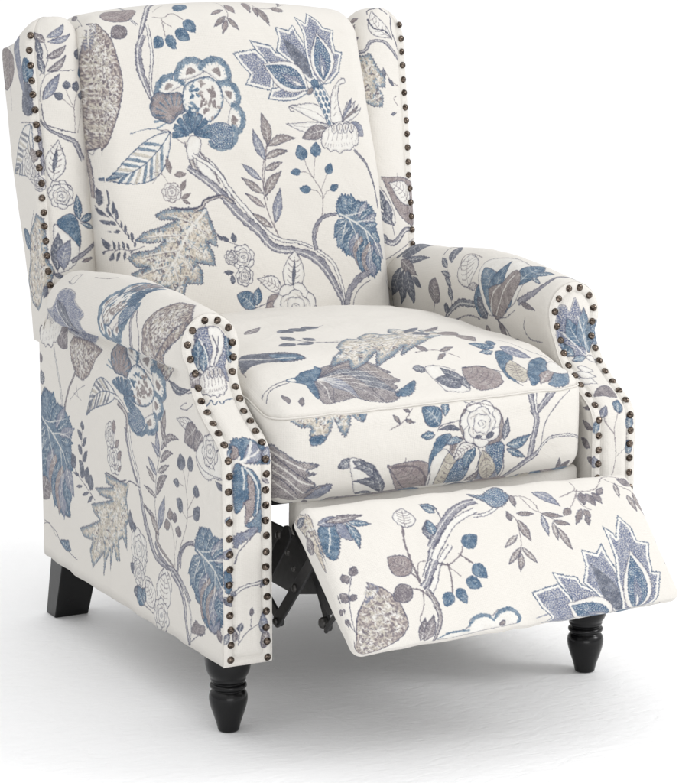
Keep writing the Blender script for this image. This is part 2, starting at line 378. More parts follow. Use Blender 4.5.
('armL','poly','peri',((0.5676,0.4364),(0.5572,0.4611),(0.5295,0.4662),(0.4861,0.46),(0.4725,0.4497),(0.4328,0.4359),(0.456,0.4241),(0.4629,0.3897),(0.5343,0.3902),(0.6141,0.399),(0.6825,0.4197)),1.5,0,'dots',None),
('armL','leaf','slate',0.4963,0.4068,0.5479,0.4483,0.432,0),
('armL','line','c',0.8,((0.5622,0.4267),(0.5798,0.4021),(0.5345,0.394))),
('armL','line','white',1.6,((0.5494,0.4403),(0.5324,0.4171),(0.5278,0.3971))),
('armL','leaf','mauve',0.6202,0.3952,0.57,0.3674,0.678,0),
('armL','MA','bell',(-0.00058079,-0.00011403,0.00021003,-0.00051847,0.96623748,0.58069284)),
('armL','poly','taupe',((0.5608,0.3768),(0.5486,0.3884),(0.4837,0.3895),(0.4285,0.3847),(0.4556,0.3663),(0.4845,0.3378),(0.5118,0.3243),(0.538,0.3285),(0.5574,0.3493)),0,0.3,'verm',('mauve',1.5)),
('armL','MA','peony',(8.817e-05,-0.00034982,-0.00031122,0.00013827,0.44005404,0.49228745)),
('armL','branch','peri',[4,5,5,4],((0.2606,0.4615),(0.259,0.4394),(0.2697,0.417),(0.2976,0.3911)),0.3),
('armL','line','c',1.0,((0.2561,0.4643),(0.2297,0.4355),(0.2692,0.3973))),
('armL','branch','white',[3,4,4,4],((0.6296,0.3577),(0.615,0.3235),(0.6024,0.2849),(0.5874,0.247)),0),
('armL','branch','taupe',[3,3,4,5],((0.5375,0.3366),(0.5624,0.3083),(0.5817,0.2765),(0.589,0.2385)),0),
('armL','poly','taupe',((0.2155,0.455),(0.2083,0.4792),(0.1889,0.5034),(0.1564,0.512),(0.1177,0.4851),(0.144,0.4366),(0.2139,0.3865),(0.2625,0.3916),(0.2186,0.4316)),0,0.4,'verm',('mauve',2)),
('armL','poly','taupe',((0.128,0.4786),(0.1647,0.4328),(0.2196,0.3888),(0.1865,0.381),(0.1602,0.4238),(0.1236,0.4559)),0,0.4,'vermb',('sky',1)),
('armL','leaf','slate',0.1821,0.3818,0.1049,0.3818,0.166,0.1),
('armL','line','c',0.8,((0.2156,0.3894),(0.1767,0.3793),(0.1189,0.3756),(0.0983,0.3792))),
('armL','MA','peony',(-0.00047407,0.00035469,-0.0002231,-0.0002503,0.27464425,0.51964584)),
('armL','feather','slate',0.3731,0.3263,0.4955,0.2723,0.324,0.15),
('armL','branch','white',[5,5,4],((0.3829,0.3245),(0.3478,0.3155),(0.3318,0.2954),(0.3283,0.2653)),0),
('armL','line','c',0.5,((0.5617,0.2843),(0.5322,0.3055),(0.5014,0.319))),
('armL','line','c',0.5,((0.5468,0.299),(0.5171,0.2922))),
('armL','line','c',0.5,((0.5378,0.3126),(0.5321,0.2976))),
('armL','leaf','mauve',0.6895,0.323,0.6926,0.339,0.965,0,'n'),
('armL','leaf','slate',0.6853,0.2886,0.6901,0.3105,1.278,0),
('armL','line','c',0.6,((0.7038,0.2915),(0.7212,0.2509))),
('armL','line','t',0.8,((0.4798,0.4919),(0.4316,0.4931),(0.4121,0.5017))),
('armL','line','c',0.7,((0.5462,0.476),(0.557,0.4889),(0.5365,0.4939),(0.5256,0.4744),(0.5571,0.478))),
('armL','poly','blue',((0.6727,0.2847),(0.6426,0.2696),(0.6362,0.2502),(0.5907,0.2464),(0.6,0.224),(0.6508,0.209),(0.7128,0.2021),(0.706,0.2329),(0.684,0.2453),(0.6993,0.2549)),0,0.8,None,None),
('armL','poly','blue',((0.6664,0.2821),(0.6326,0.2717),(0.6007,0.253),(0.5986,0.2329),(0.5801,0.2119),(0.5666,0.1657),(0.5986,0.1424),(0.5834,0.1168),(0.5724,0.0924),(0.6075,0.0905),(0.6391,0.1127),(0.6716,0.1267),(0.6564,0.1592),(0.6932,0.177),(0.7162,0.1849),(0.7042,0.2168),(0.6838,0.2499)),0,0.9,None,None),
('armL','poly','rosy',((0.6798,0.1839),(0.653,0.1935),(0.6404,0.1542),(0.6544,0.1304),(0.6834,0.1495)),0,0,None,None),
('armL','poly','peri',((0.6204,0.2246),(0.5956,0.217),(0.58,0.1915),(0.6034,0.1662),(0.6206,0.1958)),0,0,None,None),
('armL','poly','rosy',((0.6309,0.1354),(0.605,0.141),(0.5946,0.1226),(0.5857,0.1038),(0.6151,0.1097)),0,0,None,None),
('armL','line','white',2.2,((0.7084,0.2537),(0.6769,0.2471),(0.6553,0.2222),(0.6303,0.2022),(0.6292,0.1733),(0.6309,0.1354),(0.5874,0.0951))),
('armL','line','white',1.6,((0.6604,0.2254),(0.6207,0.2184))),
('armL','line','white',1.6,((0.6406,0.2002),(0.6028,0.1745))),
('armL','line','white',1.2,((0.6775,0.2387),(0.7033,0.2085),(0.6921,0.1856))),
('armL','leaf','mauve',0.6995,0.0955,0.6699,0.148,0.745,0),
('armL','MA','acanthus',(-0.00093347,0.00017653,2.51e-05,-0.0006055,1.08162587,0.40069319)),
('armL','branch','peri',[5,5,5,6],((0.7271,0.1701),(0.7237,0.1284),(0.7324,0.084),(0.7266,0.0426),(0.7102,0.0293)),0),
('armL','line','t',0.8,((0.6665,0.1236),(0.7059,0.1025),(0.7169,0.0661),(0.7041,0.0477))),
('armL','line','c',0.8,((0.6926,0.0588),(0.6469,0.0523),(0.6095,0.0361),(0.5381,0.0285))),
('armL','line','c',0.6,((0.7041,0.0477),(0.6765,0.0582),(0.6411,0.0432))),
('armL','leaf','blue',0.5681,0.0377,0.6222,0.0414,0.301,0),
('armL','leaf','blue',0.5864,0.0374,0.5806,0.0512,1.033,0),
('armL','line','c',0.8,((0.5074,0.1821),(0.5222,0.2192),(0.5128,0.2574))),
('armL','leaf','slate',0.5147,0.2449,0.5148,0.259,1.12,0,'n'),
('armL','leaf','slate',0.5184,0.2301,0.5364,0.2407,0.616,0,'n'),
('armL','leaf','slate',0.5188,0.2179,0.4977,0.2362,0.368,0,'n'),
('armL','leaf','slate',0.5175,0.2061,0.5358,0.2165,0.569,0,'n'),
('armL','leaf','slate',0.5116,0.1953,0.4915,0.2155,0.469,0,'n'),
('armL','leaf','slate',0.5085,0.1819,0.5307,0.1934,0.549,0,'n'),
('armL','line','c',0.8,((0.4596,0.1441),(0.5014,0.1592),(0.5397,0.1713),(0.5576,0.192))),
('armL','leaf','slate',0.5456,0.1782,0.5603,0.1975,0.931,0,'n'),
('armL','leaf','slate',0.529,0.1695,0.5502,0.1692,0.237,0,'n'),
('armL','leaf','slate',0.5182,0.1678,0.5113,0.1914,0.896,0,'n'),
('armL','leaf','slate',0.496,0.1644,0.4881,0.1902,0.889,0,'n'),
('armL','leaf','slate',0.512,0.155,0.5389,0.1492,0.143,0,'n'),
('armL','leaf','slate',0.4853,0.1506,0.512,0.1408,0.155,0,'n'),
('armL','leaf','slate',0.4798,0.1558,0.4744,0.181,0.904,0,'n'),
('armL','leaf','slate',0.4697,0.148,0.4911,0.1332,0.248,0,'n'),
('armL','rose',0.3815,0.226,0.3564,0.231),
('armL','rose',0.3955,0.2603,0.3751,0.2643),
('armL','line','c',0.6,((0.3794,0.2086),(0.3853,0.2467),(0.4008,0.271))),
('armL','leaf','rosy',0.3757,0.2447,0.3608,0.2593,0.473,0,'n'),
('armL','leaf','rosy',0.3677,0.2268,0.3531,0.2433,0.538,0,'n'),
('armL','leaf','rosy',0.3703,0.2085,0.3539,0.2198,0.304,0,'n'),
('armL','leaf','rosy',0.3801,0.2672,0.3814,0.2864,0.803,0,'n'),
('armL','branch','mauve',[5,6,5],((0.3681,0.3159),(0.3325,0.3033),(0.3272,0.2774)),0.3),
('armL','branch','white',[6,6,5,5],((0.3221,0.2861),(0.3153,0.2528),(0.2915,0.223),(0.2849,0.1897)),0),
('armL','branch','peri',[4,4,3],((0.3363,0.2834),(0.3254,0.2469),(0.3059,0.22),(0.292,0.2075)),0),
('armL','branch','peri',[5,8,8,7,6],((0.2839,0.1977),(0.2767,0.1722),(0.2589,0.1416),(0.231,0.1097),(0.1938,0.1001)),0.2),
('armL','branch','taupe',[3,4,4,3],((0.2722,0.177),(0.2316,0.1592),(0.2225,0.1308),(0.1657,0.1062)),0),
('armL','branch','peri',[6,8,8],((0.1937,0.1012),(0.1618,0.0995),(0.1346,0.0874),(0.1103,0.0671)),0.2),
('armL','poly','beige',((0.3274,0.1961),(0.4099,0.1944),(0.4219,0.1959),(0.4152,0.1814),(0.3916,0.1785),(0.4596,0.1641),(0.4393,0.1565),(0.3925,0.1586),(0.4759,0.1345),(0.4661,0.1226),(0.4424,0.1157),(0.4865,0.0978),(0.5253,0.0841),(0.511,0.0738),(0.475,0.076),(0.4869,0.057),(0.4788,0.0303),(0.4545,0.0483),(0.4348,0.065),(0.4341,0.029),(0.424,0.0556),(0.4068,0.0758),(0.4057,0.044),(0.3906,0.0876),(0.3808,0.0661),(0.3672,0.0673),(0.372,0.0998),(0.3579,0.107),(0.3411,0.0912),(0.343,0.13),(0.3294,0.141),(0.3401,0.1699)),0,0.4,'verm',('sky',5)),
('armL','line','beige',2.6,((0.3272,0.1981),(0.3738,0.1547),(0.4244,0.1117),(0.4771,0.0592))),
('armL','line','beige',1.6,((0.3641,0.1647),(0.3764,0.1225),(0.3857,0.0887))),
('armL','line','beige',1.6,((0.4056,0.1238),(0.4379,0.0844),(0.4347,0.053))),
('armL','line','beige',1.4,((0.3835,0.1526),(0.441,0.1321))),
('armL','line','c',1.3,((0.3368,0.2019),(0.3626,0.1944),(0.3811,0.1965),(0.4147,0.1974))),
('armL','line','c',1.2,((0.2835,0.2016),(0.3218,0.2031),(0.3374,0.1959))),
('armL','leaf','slate',0.3228,0.1268,0.3256,0.1575,0.589,0,'n'),
('armL','line','c',0.7,((0.3256,0.1575),(0.3067,0.1345),(0.2971,0.1173),(0.3162,0.0735),(0.2919,0.056))),
('armL','leaf','slate',0.3019,0.1278,0.3188,0.1395,0.732,0,'n'),
('armL','leaf','slate',0.2969,0.1212,0.2965,0.1369,1.052,0,'n'),
('armL','rose',0.2878,0.1039,0.2578,0.1111),
('armL','rose',0.2955,0.0825,0.2689,0.0891),
('armL','leaf','slate',0.3114,0.0629,0.3287,0.0744,0.846,0,'n'),
('armL','line','c',0.7,((0.2178,0.1357),(0.2308,0.1861),(0.2249,0.2329),(0.203,0.2937),(0.1927,0.3367))),
('armL','leaf','taupe',0.203,0.2937,0.1927,0.3367,0.333,0),
('armL','leaf','peri',0.2209,0.2601,0.2261,0.2986,0.385,0),
('armL','leaf','peri',0.2121,0.2619,0.2434,0.2783,0.248,0),
('armL','leaf','peri',0.2249,0.2329,0.2553,0.2552,0.286,0),
('armL','leaf','taupe',0.2305,0.2204,0.2594,0.2392,0.284,0),
('armL','leaf','mauve',0.2269,0.1983,0.2705,0.2082,0.158,0),
('armL','leaf','mauve',0.2081,0.274,0.1441,0.3016,0.164,-0.15),
('armL','leaf','mauve',0.2114,0.2546,0.1656,0.277,0.244,-0.1),
('armL','leaf','mauve',0.2201,0.2377,0.1788,0.2568,0.207,0),
('armL','leaf','mauve',0.227,0.2021,0.186,0.2403,0.3,-0.1),
('armL','leaf','peri',0.2208,0.1502,0.1969,0.2067,0.308,0),
('armL','leaf','mauve',0.231,0.167,0.2661,0.1745,0.162,0),
('armL','leaf','taupe',0.2179,0.1433,0.2499,0.1704,0.357,0),
('armL','leaf','mauve',0.189,0.2815,0.2105,0.3185,0.348,0),
('armL','line','t',0.8,((0.1568,0.1008),(0.1405,0.1425),(0.1176,0.1814),(0.1108,0.2089),(0.1174,0.2445),(0.1297,0.264))),
('armL','line','t',0.6,((0.1128,0.2345),(0.1005,0.2702))),
('armL','line','t',0.6,((0.1142,0.1896),(0.1359,0.1995),(0.1506,0.2037))),
('armL','line','t',0.6,((0.11,0.1943),(0.0837,0.204))),
('armL','line','t',0.6,((0.1111,0.2052),(0.0815,0.2339))),
('armL','line','t',0.6,((0.1259,0.2371),(0.1483,0.2378))),
('armL','berry','slate',0.1315,0.2599,0.1377,0.2826,1.31),
('armL','berry','slate',0.0982,0.2652,0.1006,0.2877,1.068),
('armL','berry','slate',0.1435,0.237,0.1646,0.2362,0.602),
('armL','berry','slate',0.0801,0.2305,0.0778,0.2493,0.99),
('armL','berry','slate',0.1308,0.2007,0.1549,0.212,0.823),
('armL','berry','slate',0.0884,0.1974,0.0679,0.2185,0.644),
('armL','line','t',0.6,((0.1613,0.1035),(0.1623,0.1487),(0.1776,0.1752))),
('armL','line','t',0.5,((0.1558,0.1351),(0.15,0.1627))),
('armL','leaf','taupe',0.1852,0.1584,0.191,0.174,1.254,0,'n'),
('armL','leaf','taupe',0.1758,0.1756,0.1802,0.1915,1.292,0,'n'),
('armL','leaf','mauve',0.1611,0.1751,0.1616,0.19,1.235,0,'n'),
('armL','leaf','mauve',0.148,0.1576,0.1467,0.1728,1.341,0,'n'),
('armL','branch','peri',[4,4,3],((0.1416,0.1121),(0.1359,0.1361),(0.1143,0.1542),(0.0855,0.1592)),0),
('armL','veined','white',0.1996,0.052,0.198,0.0983,0.974,0),
('armL','leaf','slate',0.2001,0.0633,0.1987,0.0905,0.302,0,'n'),
('armL','veined','white',0.2442,0.0408,0.2708,0.0672,0.894,0),
('armL','leaf','slate',0.3015,0.0262,0.3022,0.0456,1.412,0),
('armL','leaf','slate',0.2878,0.0297,0.2808,0.047,0.727,0),
('armL','leaf','mauve',0.0683,0.3093,0.1265,0.3032,0.261,0),
('armL','veined','white',0.078,0.3291,0.1522,0.3314,0.258,0),
('armL','line','c',0.8,((0.1145,0.3623),(0.137,0.3508),(0.1148,0.3513),(0.0947,0.3622))),
('armL','poly','blue',((0.068,0.1893),(0.0524,0.1836),(0.0391,0.1793),(0.0224,0.1667),(0.0185,0.1566),(0.0,0.1643),(-0.0193,0.158),(-0.0091,0.1303),(0.0007,0.0694),(0.0249,0.0431),(0.0655,0.0547),(0.0642,0.0719),(0.0902,0.08),(0.0808,0.1085),(0.1065,0.1078),(0.0966,0.1308),(0.0689,0.1486),(0.0841,0.1598)),0,1.0,None,None),
('armL','poly','rosy',((0.0682,0.1116),(0.0511,0.0937),(0.0515,0.064),(0.0671,0.0562),(0.073,0.0807)),0,0,None,None),
('armL','poly','peri',((0.0466,0.0801),(0.015,0.0807),(0.0095,0.0563),(0.0289,0.0431),(0.0482,0.0537)),0,0,None,None),
('armL','poly','peri',((0.04,0.1259),(0.0084,0.1298),(0.0006,0.1023),(0.015,0.11)),0,0,None,None),
('armL','line','white',2.4,((0.0769,0.1559),(0.0537,0.1374),(0.0306,0.1172),(-0.0086,0.0938))),
('armL','line','white',1.6,((0.0613,0.143),(0.0303,0.1338),(0.0002,0.137))),
('armL','line','white',1.6,((0.0645,0.1496),(0.0527,0.1634),(0.0563,0.1754))),
('armL','line','white',1.5,((0.0498,0.1346),(0.0405,0.1074),(0.047,0.0689))),
('armL','line','white',1.2,((0.0707,0.1481),(0.0865,0.1257),(0.0811,0.1047))),
('armL','MA','acanthus',(-0.00069994,0.00016829,8.895e-05,-0.00044804,0.36485325,0.24454798)),
('armL','poly','mauve',((0.0901,0.0445),(0.0762,0.0425),(0.0575,0.0438),(0.0663,0.0302),(0.0908,0.0256),(0.1049,0.0256)),0,0.6,None,None),
('armL','branch','peri',[7,8,7,6,5],((0.1772,0.0959),(0.1449,0.0812),(0.13,0.0585),(0.1223,0.0304),(0.112,0.0028)),0.3),
('armL','branch','white',[3,3,3],((0.1573,0.1008),(0.1236,0.0752),(0.1046,0.0426),(0.1111,0.0106)),0),
('armL','branch','peri',[4,4,3],((0.1524,0.1021),(0.1456,0.1264),(0.1281,0.1474),(0.0907,0.1619)),0),
('armL','branch','peri',[4,5,5],((0.2323,0.1287),(0.214,0.1139),(0.1857,0.1014)),0),
('armL','line','c',0.8,((0.1116,0.0067),(0.0842,0.0235),(0.0578,0.0344))),
('armL','rose',0.2937,0.1046,0.2629,0.112),
('armL','rose',0.2965,0.0668,0.2759,0.0719),
('armL','veined','white',0.2084,0.0308,0.1994,0.0886,0.832,0),
('armL','veined','white',0.24,0.0266,0.2671,0.0624,0.957,0),
('armL','leaf','blue',0.2793,0.0203,0.3027,0.0437,0.925,0),
('armL','leaf','blue',0.2791,0.0242,0.2754,0.0486,0.698,0),
('armL','line','c',0.8,((0.2793,0.0203),(0.2452,0.0174),(0.1928,0.0078))),
('armL','rose',0.2122,0.0222,0.1866,0.0268),
('armL','leaf','mauve',0.0166,0.0508,0.0071,0.0347,0.8,0,'n'),
('armL','leaf','mauve',0.0832,0.332,0.1249,0.3024,0.641,0),
('armL','leaf','mauve',0.063,0.3252,0.0889,0.2978,0.801,0),
('armL','poly','white',((0.0626,0.3147),(0.0184,0.319),(-0.0049,0.311),(-0.0052,0.2753),(0.0236,0.2706),(0.0368,0.2647),(0.0549,0.2663),(0.0688,0.2752),(0.0797,0.2858),(0.0788,0.2987)),0,0.5,None,None),
('armL','rose',0.0364,0.3062,0.0113,0.3078),
('armL','line','c',0.6,((0.0802,0.29),(0.0597,0.2771),(0.0365,0.2733),(0.0037,0.2735))),
('armL','line','c',0.6,((0.046,0.2862),(0.0365,0.2797))),
('armL','line','c',0.6,((0.0272,0.2879),(0.0209,0.2818))),
('armL','leaf','slate',-0.0052,0.2564,0.0195,0.2661,0.335,0,'n'),
('capL','poly','peri',((-0.0219,0.5165),(-0.0033,0.5223),(0.0115,0.5176),(0.0226,0.5027),(0.0201,0.4667),(0.0066,0.4567),(-0.0178,0.4629),(-0.0256,0.4891)),0,0,'dots',None),
('capL','leaf','blue',-0.0213,0.4598,-0.0226,0.5099,0.313,0),
('capL','leaf','blue',-0.0155,0.4553,-0.0114,0.499,0.305,0),
('capL','leaf','blue',0.0281,0.4844,0.0208,0.5063,0.605,0),
('capL','leaf','blue',0.0285,0.466,0.0239,0.4919,0.362,0),
('capL','poly','white',((-0.006,0.5192),(0.0119,0.5192),(0.0189,0.5032),(0.0147,0.4824),(0.0015,0.4608),(-0.0055,0.4652),(-0.0003,0.4907)),0,0,None,None),
('capL','line','c',1.0,((0.0004,0.5085),(0.0073,0.49),(0.0009,0.4646))),
('capL','line','c',0.7,((0.0101,0.5076),(0.0081,0.4829))),
('capL','line','white',1.5,((-0.0199,0.5065),(-0.0101,0.4845),(-0.0077,0.4617))),
('capL','MA','bell',(0.00025752,-1.403e-05,1.988e-05,-0.00041292,-0.1097355,0.65478565)),
('capL','line','b',1.1,((-0.0253,0.4114),(-0.0227,0.4021),(-0.016,0.4084),(-0.0136,0.3983),(-0.0061,0.405),(-0.0022,0.3987),(0.0053,0.405),(0.0186,0.4078))),
('capL','poly','blue',((-0.0229,0.3177),(-0.0162,0.3246),(-0.0094,0.328),(-0.005,0.3248),(0.002,0.328),(0.0103,0.3232),(0.0213,0.3198),(0.0329,0.3077),(0.0352,0.2907),(0.0234,0.29),(-0.0078,0.2953),(-0.0131,0.3038),(-0.0213,0.2999),(-0.0275,0.3039)),0,0.8,None,None),
('capL','poly','rosy',((-0.0192,0.3164),(-0.0135,0.3126),(-0.0131,0.3038),(-0.0196,0.2997),(-0.0243,0.3019)),0,0,None,None),
('capL','poly','peri',((0.0073,0.3164),(0.0191,0.3148),(0.0243,0.2975),(-0.0078,0.2953)),0,0,None,None),
('capL','line','white',3.0,((-0.0262,0.2967),(-0.0077,0.2961),(0.0032,0.3057),(0.0105,0.3184))),
('capL','line','white',1.8,((-0.0143,0.2958),(0.0091,0.302),(0.0217,0.3087))),
('capL','poly','blue',((-0.0211,0.2905),(-0.0057,0.2895),(0.0078,0.282),(0.0194,0.2632),(0.0207,0.2353),(0.0121,0.2114),(-0.0062,0.2391),(-0.0108,0.2311),(-0.0207,0.2273)),0,0,None,None),
('capL','poly','rosy',((-0.0025,0.2768),(0.0053,0.2718),(0.0099,0.2542),(0.0073,0.2249),(-0.0066,0.2073),(-0.0052,0.2305),(-0.0085,0.2394),(-0.0005,0.2448)),0,0.4,None,None),
('capL','line','white',2.0,((-0.0102,0.289),(-0.0071,0.2731),(-0.0084,0.2585))),
('capL','line','white',2.0,((-0.0057,0.2885),(0.0054,0.276),(0.0151,0.2534),(0.012,0.22))),
('capL','line','c',0.7,((-0.0086,0.233),(-0.0039,0.242),(0.0029,0.2423))),
('capL','poly','sky',((-0.0066,0.2052),(0.005,0.2123),(0.0205,0.2268),(0.0202,0.1927),(0.0071,0.1993)),0,0.4,None,None),
('capL','line','c',1.2,((-0.0153,0.1932),(-0.0066,0.1967),(0.0026,0.1998))),
('capL','leaf','mauve',0.0233,0.2689,0.0322,0.2617,0.474,0),
('capL','leaf','peri',0.0238,0.2938,0.0372,0.3119,0.537,0),
('capL','leaf','sky',-0.0298,0.3041,-0.0199,0.3145,0.423,0),
('capL','leaf','sky',-0.0343,0.2118,-0.0287,0.2198,0.64,0),
('capL','poly','peri',((-0.0209,0.1725),(-0.0219,0.1897),(-0.0153,0.196),(-0.0044,0.1971),(0.0049,0.2023),(0.0146,0.1988),(0.0024,0.1877),(-0.0111,0.1807)),0,0.6,None,None),
('capL','line','c',0.8,((-0.0212,0.1513),(-0.0152,0.1682),(-0.0021,0.1818),(0.0145,0.1967))),
('capL','leaf','peri',-0.0364,0.1593,-0.0265,0.1732,0.759,0),
('capL','poly','blue',((-0.0367,0.1423),(-0.0272,0.1372),(-0.0245,0.1194),(-0.0309,0.1076),(-0.0368,0.1166)),0,0.6,None,None),
('capL','branch','white',[4,4,4],((-0.0309,0.0968),(-0.0159,0.1127),(-0.0003,0.1184),(0.0195,0.1195)),0),
('capL','leaf','peri',-0.0262,0.1048,-0.0216,0.1106,1.007,0),
('capL','leaf','slate',-0.037,0.1038,-0.0262,0.0897,0.553,0),
('capL','leaf','slate',0.0257,0.1217,0.018,0.1122,0.657,0),
('capL','line','c',0.6,((-0.0163,0.035),(-0.0054,0.049),(0.0163,0.0607),(0.0265,0.061))),
('capL','line','c',0.6,((0.0016,0.0545),(0.0029,0.0738))),
('capL','leaf','mauve',0.0029,0.0716,0.0036,0.0856,0.426,0,'n'),
('capL','line','c',0.8,((-0.0173,0.0322),(-0.0162,0.0458),(-0.014,0.0586))),
('capL','leaf','slate',-0.0161,0.0522,-0.0119,0.0645,0.607,0),
('capL','leaf','mauve',-0.0222,0.0374,-0.0214,0.0545,0.44,0),
('capL','leaf','peri',0.0217,0.0443,0.0224,0.0743,0.479,0),
('capL','leaf','mauve',0.0215,0.0226,0.0288,0.0476,0.585,0),
('capL','leaf','slate',-0.0374,0.0347,-0.0314,0.0517,0.474,0),
('capR','poly','peri',((-0.0315,0.4991),(-0.0199,0.5072),(-0.0113,0.4958),(-0.006,0.5065),(-0.0002,0.5167),(0.0089,0.4965),(0.0167,0.4869),(0.0098,0.4252),(-0.008,0.4184),(-0.0269,0.4329),(-0.0343,0.4549)),1.2,0,'dots',None),
('capR','leaf','blue',0.005,0.4357,-0.0163,0.4873,0.499,0),
('capR','leaf','sky',0.0155,0.4252,0.0143,0.5005,0.406,0),
('capR','leaf','blue',-0.0126,0.4192,-0.0305,0.4497,0.439,0),
('capR','poly','blue',((0.0287,0.4723),(0.0415,0.4779),(0.0386,0.4462),(0.0284,0.4395)),0,0,'dots',None),
('capR','line','white',1.6,((-0.0231,0.4628),(-0.0064,0.4413),(0.0095,0.4169))),
('capR','line','white',1.4,((0.0037,0.4879),(0.0122,0.4549),(0.0106,0.4196))),
('capR','leaf','white',0.007,0.4171,0.026,0.4094,0.628,0),
('capR','leaf','sky',-0.019,0.4132,0.007,0.4171,0.455,0),
('capR','leaf','white',-0.0249,0.3788,-0.0019,0.3581,0.548,0),
('capR','leaf','white',-0.0213,0.3909,0.0042,0.374,0.544,-0.1),
('capR','leaf','white',-0.0147,0.4006,0.006,0.3871,0.582,-0.1),
('capR','poly','mauve',((-0.0202,0.3344),(-0.0007,0.3511),(0.0152,0.3471),(0.0141,0.325),(-0.0032,0.329)),0,0,None,None),
('capR','leaf','blue',0.0048,0.3028,0.0118,0.3197,0.916,0),
('capR','line','t',0.7,((0.0048,0.3028),(-0.0023,0.283),(0.0012,0.2393),(-0.0072,0.2039))),
('capR','line','t',0.7,((-0.002,0.2743),(-0.0166,0.2923),(-0.0186,0.3032))),
('capR','line','t',0.6,((0.0012,0.2393),(0.0205,0.2541),(0.023,0.2797))),
('capR','leaf','sky',-0.0345,0.2768,-0.0296,0.3007,0.429,0),
('capR','leaf','peri',-0.022,0.3001,-0.0126,0.3133,0.591,0),
('capR','leaf','sky',0.0256,0.2795,0.0263,0.2997,0.696,0),
('capR','leaf','sky',0.0268,0.2401,0.0246,0.2623,0.56,0),
('capR','leaf','peri',-0.0335,0.2248,-0.0345,0.2421,0.739,0),
('seat','MA','fanbird',(0.00036819,-0.00031557,-7.836e-05,-0.00061426,-0.21077051,0.24194892)),
('seat','line','c',0.8,((-0.2054,0.0759),(-0.23,0.0695),(-0.2596,0.059),(-0.2732,0.043))),
('seat','line','c',0.8,((-0.203,0.0702),(-0.2404,0.0609),(-0.2666,0.0399))),
('seat','line','c',1.2,((-0.2749,0.0661),(-0.2699,0.0343))),
('seat','line','c',1.0,((-0.2814,0.0483),(-0.2564,0.0628))),
('seat','poly','slate',((-0.2212,0.1947),(-0.1945,0.182),(-0.1656,0.1615),(-0.1508,0.1216),(-0.178,0.1161),(-0.2043,0.1368),(-0.2269,0.1409),(-0.25,0.1372)),0,0.8,None,None),
('seat','poly','blue',((-0.189,0.1681),(-0.1683,0.152),(-0.1516,0.1199),(-0.1858,0.125)),0,0.8,None,None),
('seat','line','white',2,((-0.2262,0.1846),(-0.2034,0.1554),(-0.1659,0.124))),
('seat','line','t',0.8,((-0.25,0.1372),(-0.2534,0.12))),
('seat','line','c',1.2,((-0.1275,0.2511),(-0.1085,0.2052),(-0.0746,0.165))),
('seat','line','c',1.0,((-0.1125,0.29),(-0.0718,0.2862),(-0.028,0.3043))),
('seat','leaf','slate',-0.1185,0.2186,-0.1261,0.254,0.436,0,'n'),
('seat','leaf','slate',-0.1287,0.1982,-0.1552,0.1993,1.187,0,'n'),
('seat','leaf','slate',-0.1015,0.1941,-0.1297,0.1879,0.712,0,'n'),
('seat','leaf','slate',-0.0947,0.1994,-0.103,0.2243,0.505,0,'n'),
('seat','leaf','slate',-0.0928,0.2869,-0.1134,0.2839,1.686,0,'n'),
('seat','leaf','slate',-0.0718,0.2862,-0.0957,0.2811,1.469,0,'n'),
('seat','leaf','slate',-0.0445,0.2975,-0.0748,0.2802,0.755,0,'n'),
('seat','MA','jagleaf',(-9.157e-05,-0.00064753,-0.00035152,-0.0002585,0.31921543,0.39697462)),
('seat','line','beige',3,((-0.0611,0.1587),(-0.0317,0.1427),(0.024,0.1358),(0.0637,0.13))),
('seat','line','c',0.7,((-0.0673,0.171),(-0.0891,0.1775))),
('seat','leaf','mauve',-0.2265,0.0146,-0.2288,0.0432,0.385,0,'n'),
('seat','leaf','mauve',-0.2128,0.0063,-0.2015,0.0267,0.334,0,'n'),
('seat','poly','blue',((-0.0622,0.008),(-0.0411,0.0214),(-0.0151,0.0381),(-0.0226,0.0171),(-0.0397,0.0047),(-0.056,0.0049)),0,0.5,None,None),
('seat','leaf','mauve',-0.1576,0.3104,-0.1133,0.3496,0.302,0),
('seat','line','t',0.8,((0.0235,0.1668),(0.0645,0.1784),(0.1199,0.2143),(0.1299,0.2008))),
('seat','leaf','slate',0.0466,0.1773,0.1005,0.2347,0.171,0,'n'),
('seat','leaf','slate',0.0645,0.1784,0.07,0.1495,0.938,0,'n'),
('seat','leaf','mauve',0.0918,0.1958,0.1418,0.2449,0.177,0,'n'),
('seat','line','t',0.7,((0.0184,0.0958),(0.0491,0.0973),(0.0728,0.0864),(0.085,0.0776))),
('seat','leaf','mauve',0.0404,0.0972,0.0261,0.1096,0.579,0,'n'),
('seat','leaf','taupe',0.059,0.0922,0.0861,0.102,0.263,0,'n'),
('seat','leaf','taupe',0.0653,0.0883,0.0454,0.0758,0.267,0,'n'),
('seat','leaf','slate',0.0164,0.062,-0.0032,0.0646,0.865,0),
('seat','line','c',0.8,((0.0193,0.0671),(0.0398,0.0583),(0.0617,0.052))),
('seat','poly','white',((0.0179,0.0645),(0.053,0.0591),(0.0609,0.0347),(0.0585,0.0018),(0.0215,0.0034),(0.0186,0.0168)),0,0,None,None),
('seat','leaf','slate',0.0566,0.0167,0.0191,0.0359,0.887,0),
('seat','leaf','slate',0.0579,0.0043,0.0628,0.0342,0.473,0),
('seat','leaf','slate',0.0597,0.0227,0.0412,0.0608,0.474,0),
('seat','veined','rosy',0.1182,0.0079,0.0759,0.0559,1.048,0.1),
('seat','line','c',1.0,((0.0759,0.0559),(0.1102,0.0543),(0.1384,0.0261),(0.1376,0.0105))),
('seat','poly','blue',((0.1476,0.0809),(0.1686,0.0866),(0.1719,0.0703),(0.1478,0.0447),(0.1412,0.0097),(0.1466,-0.0024),(0.1329,0.0235)),0,0,None,None),
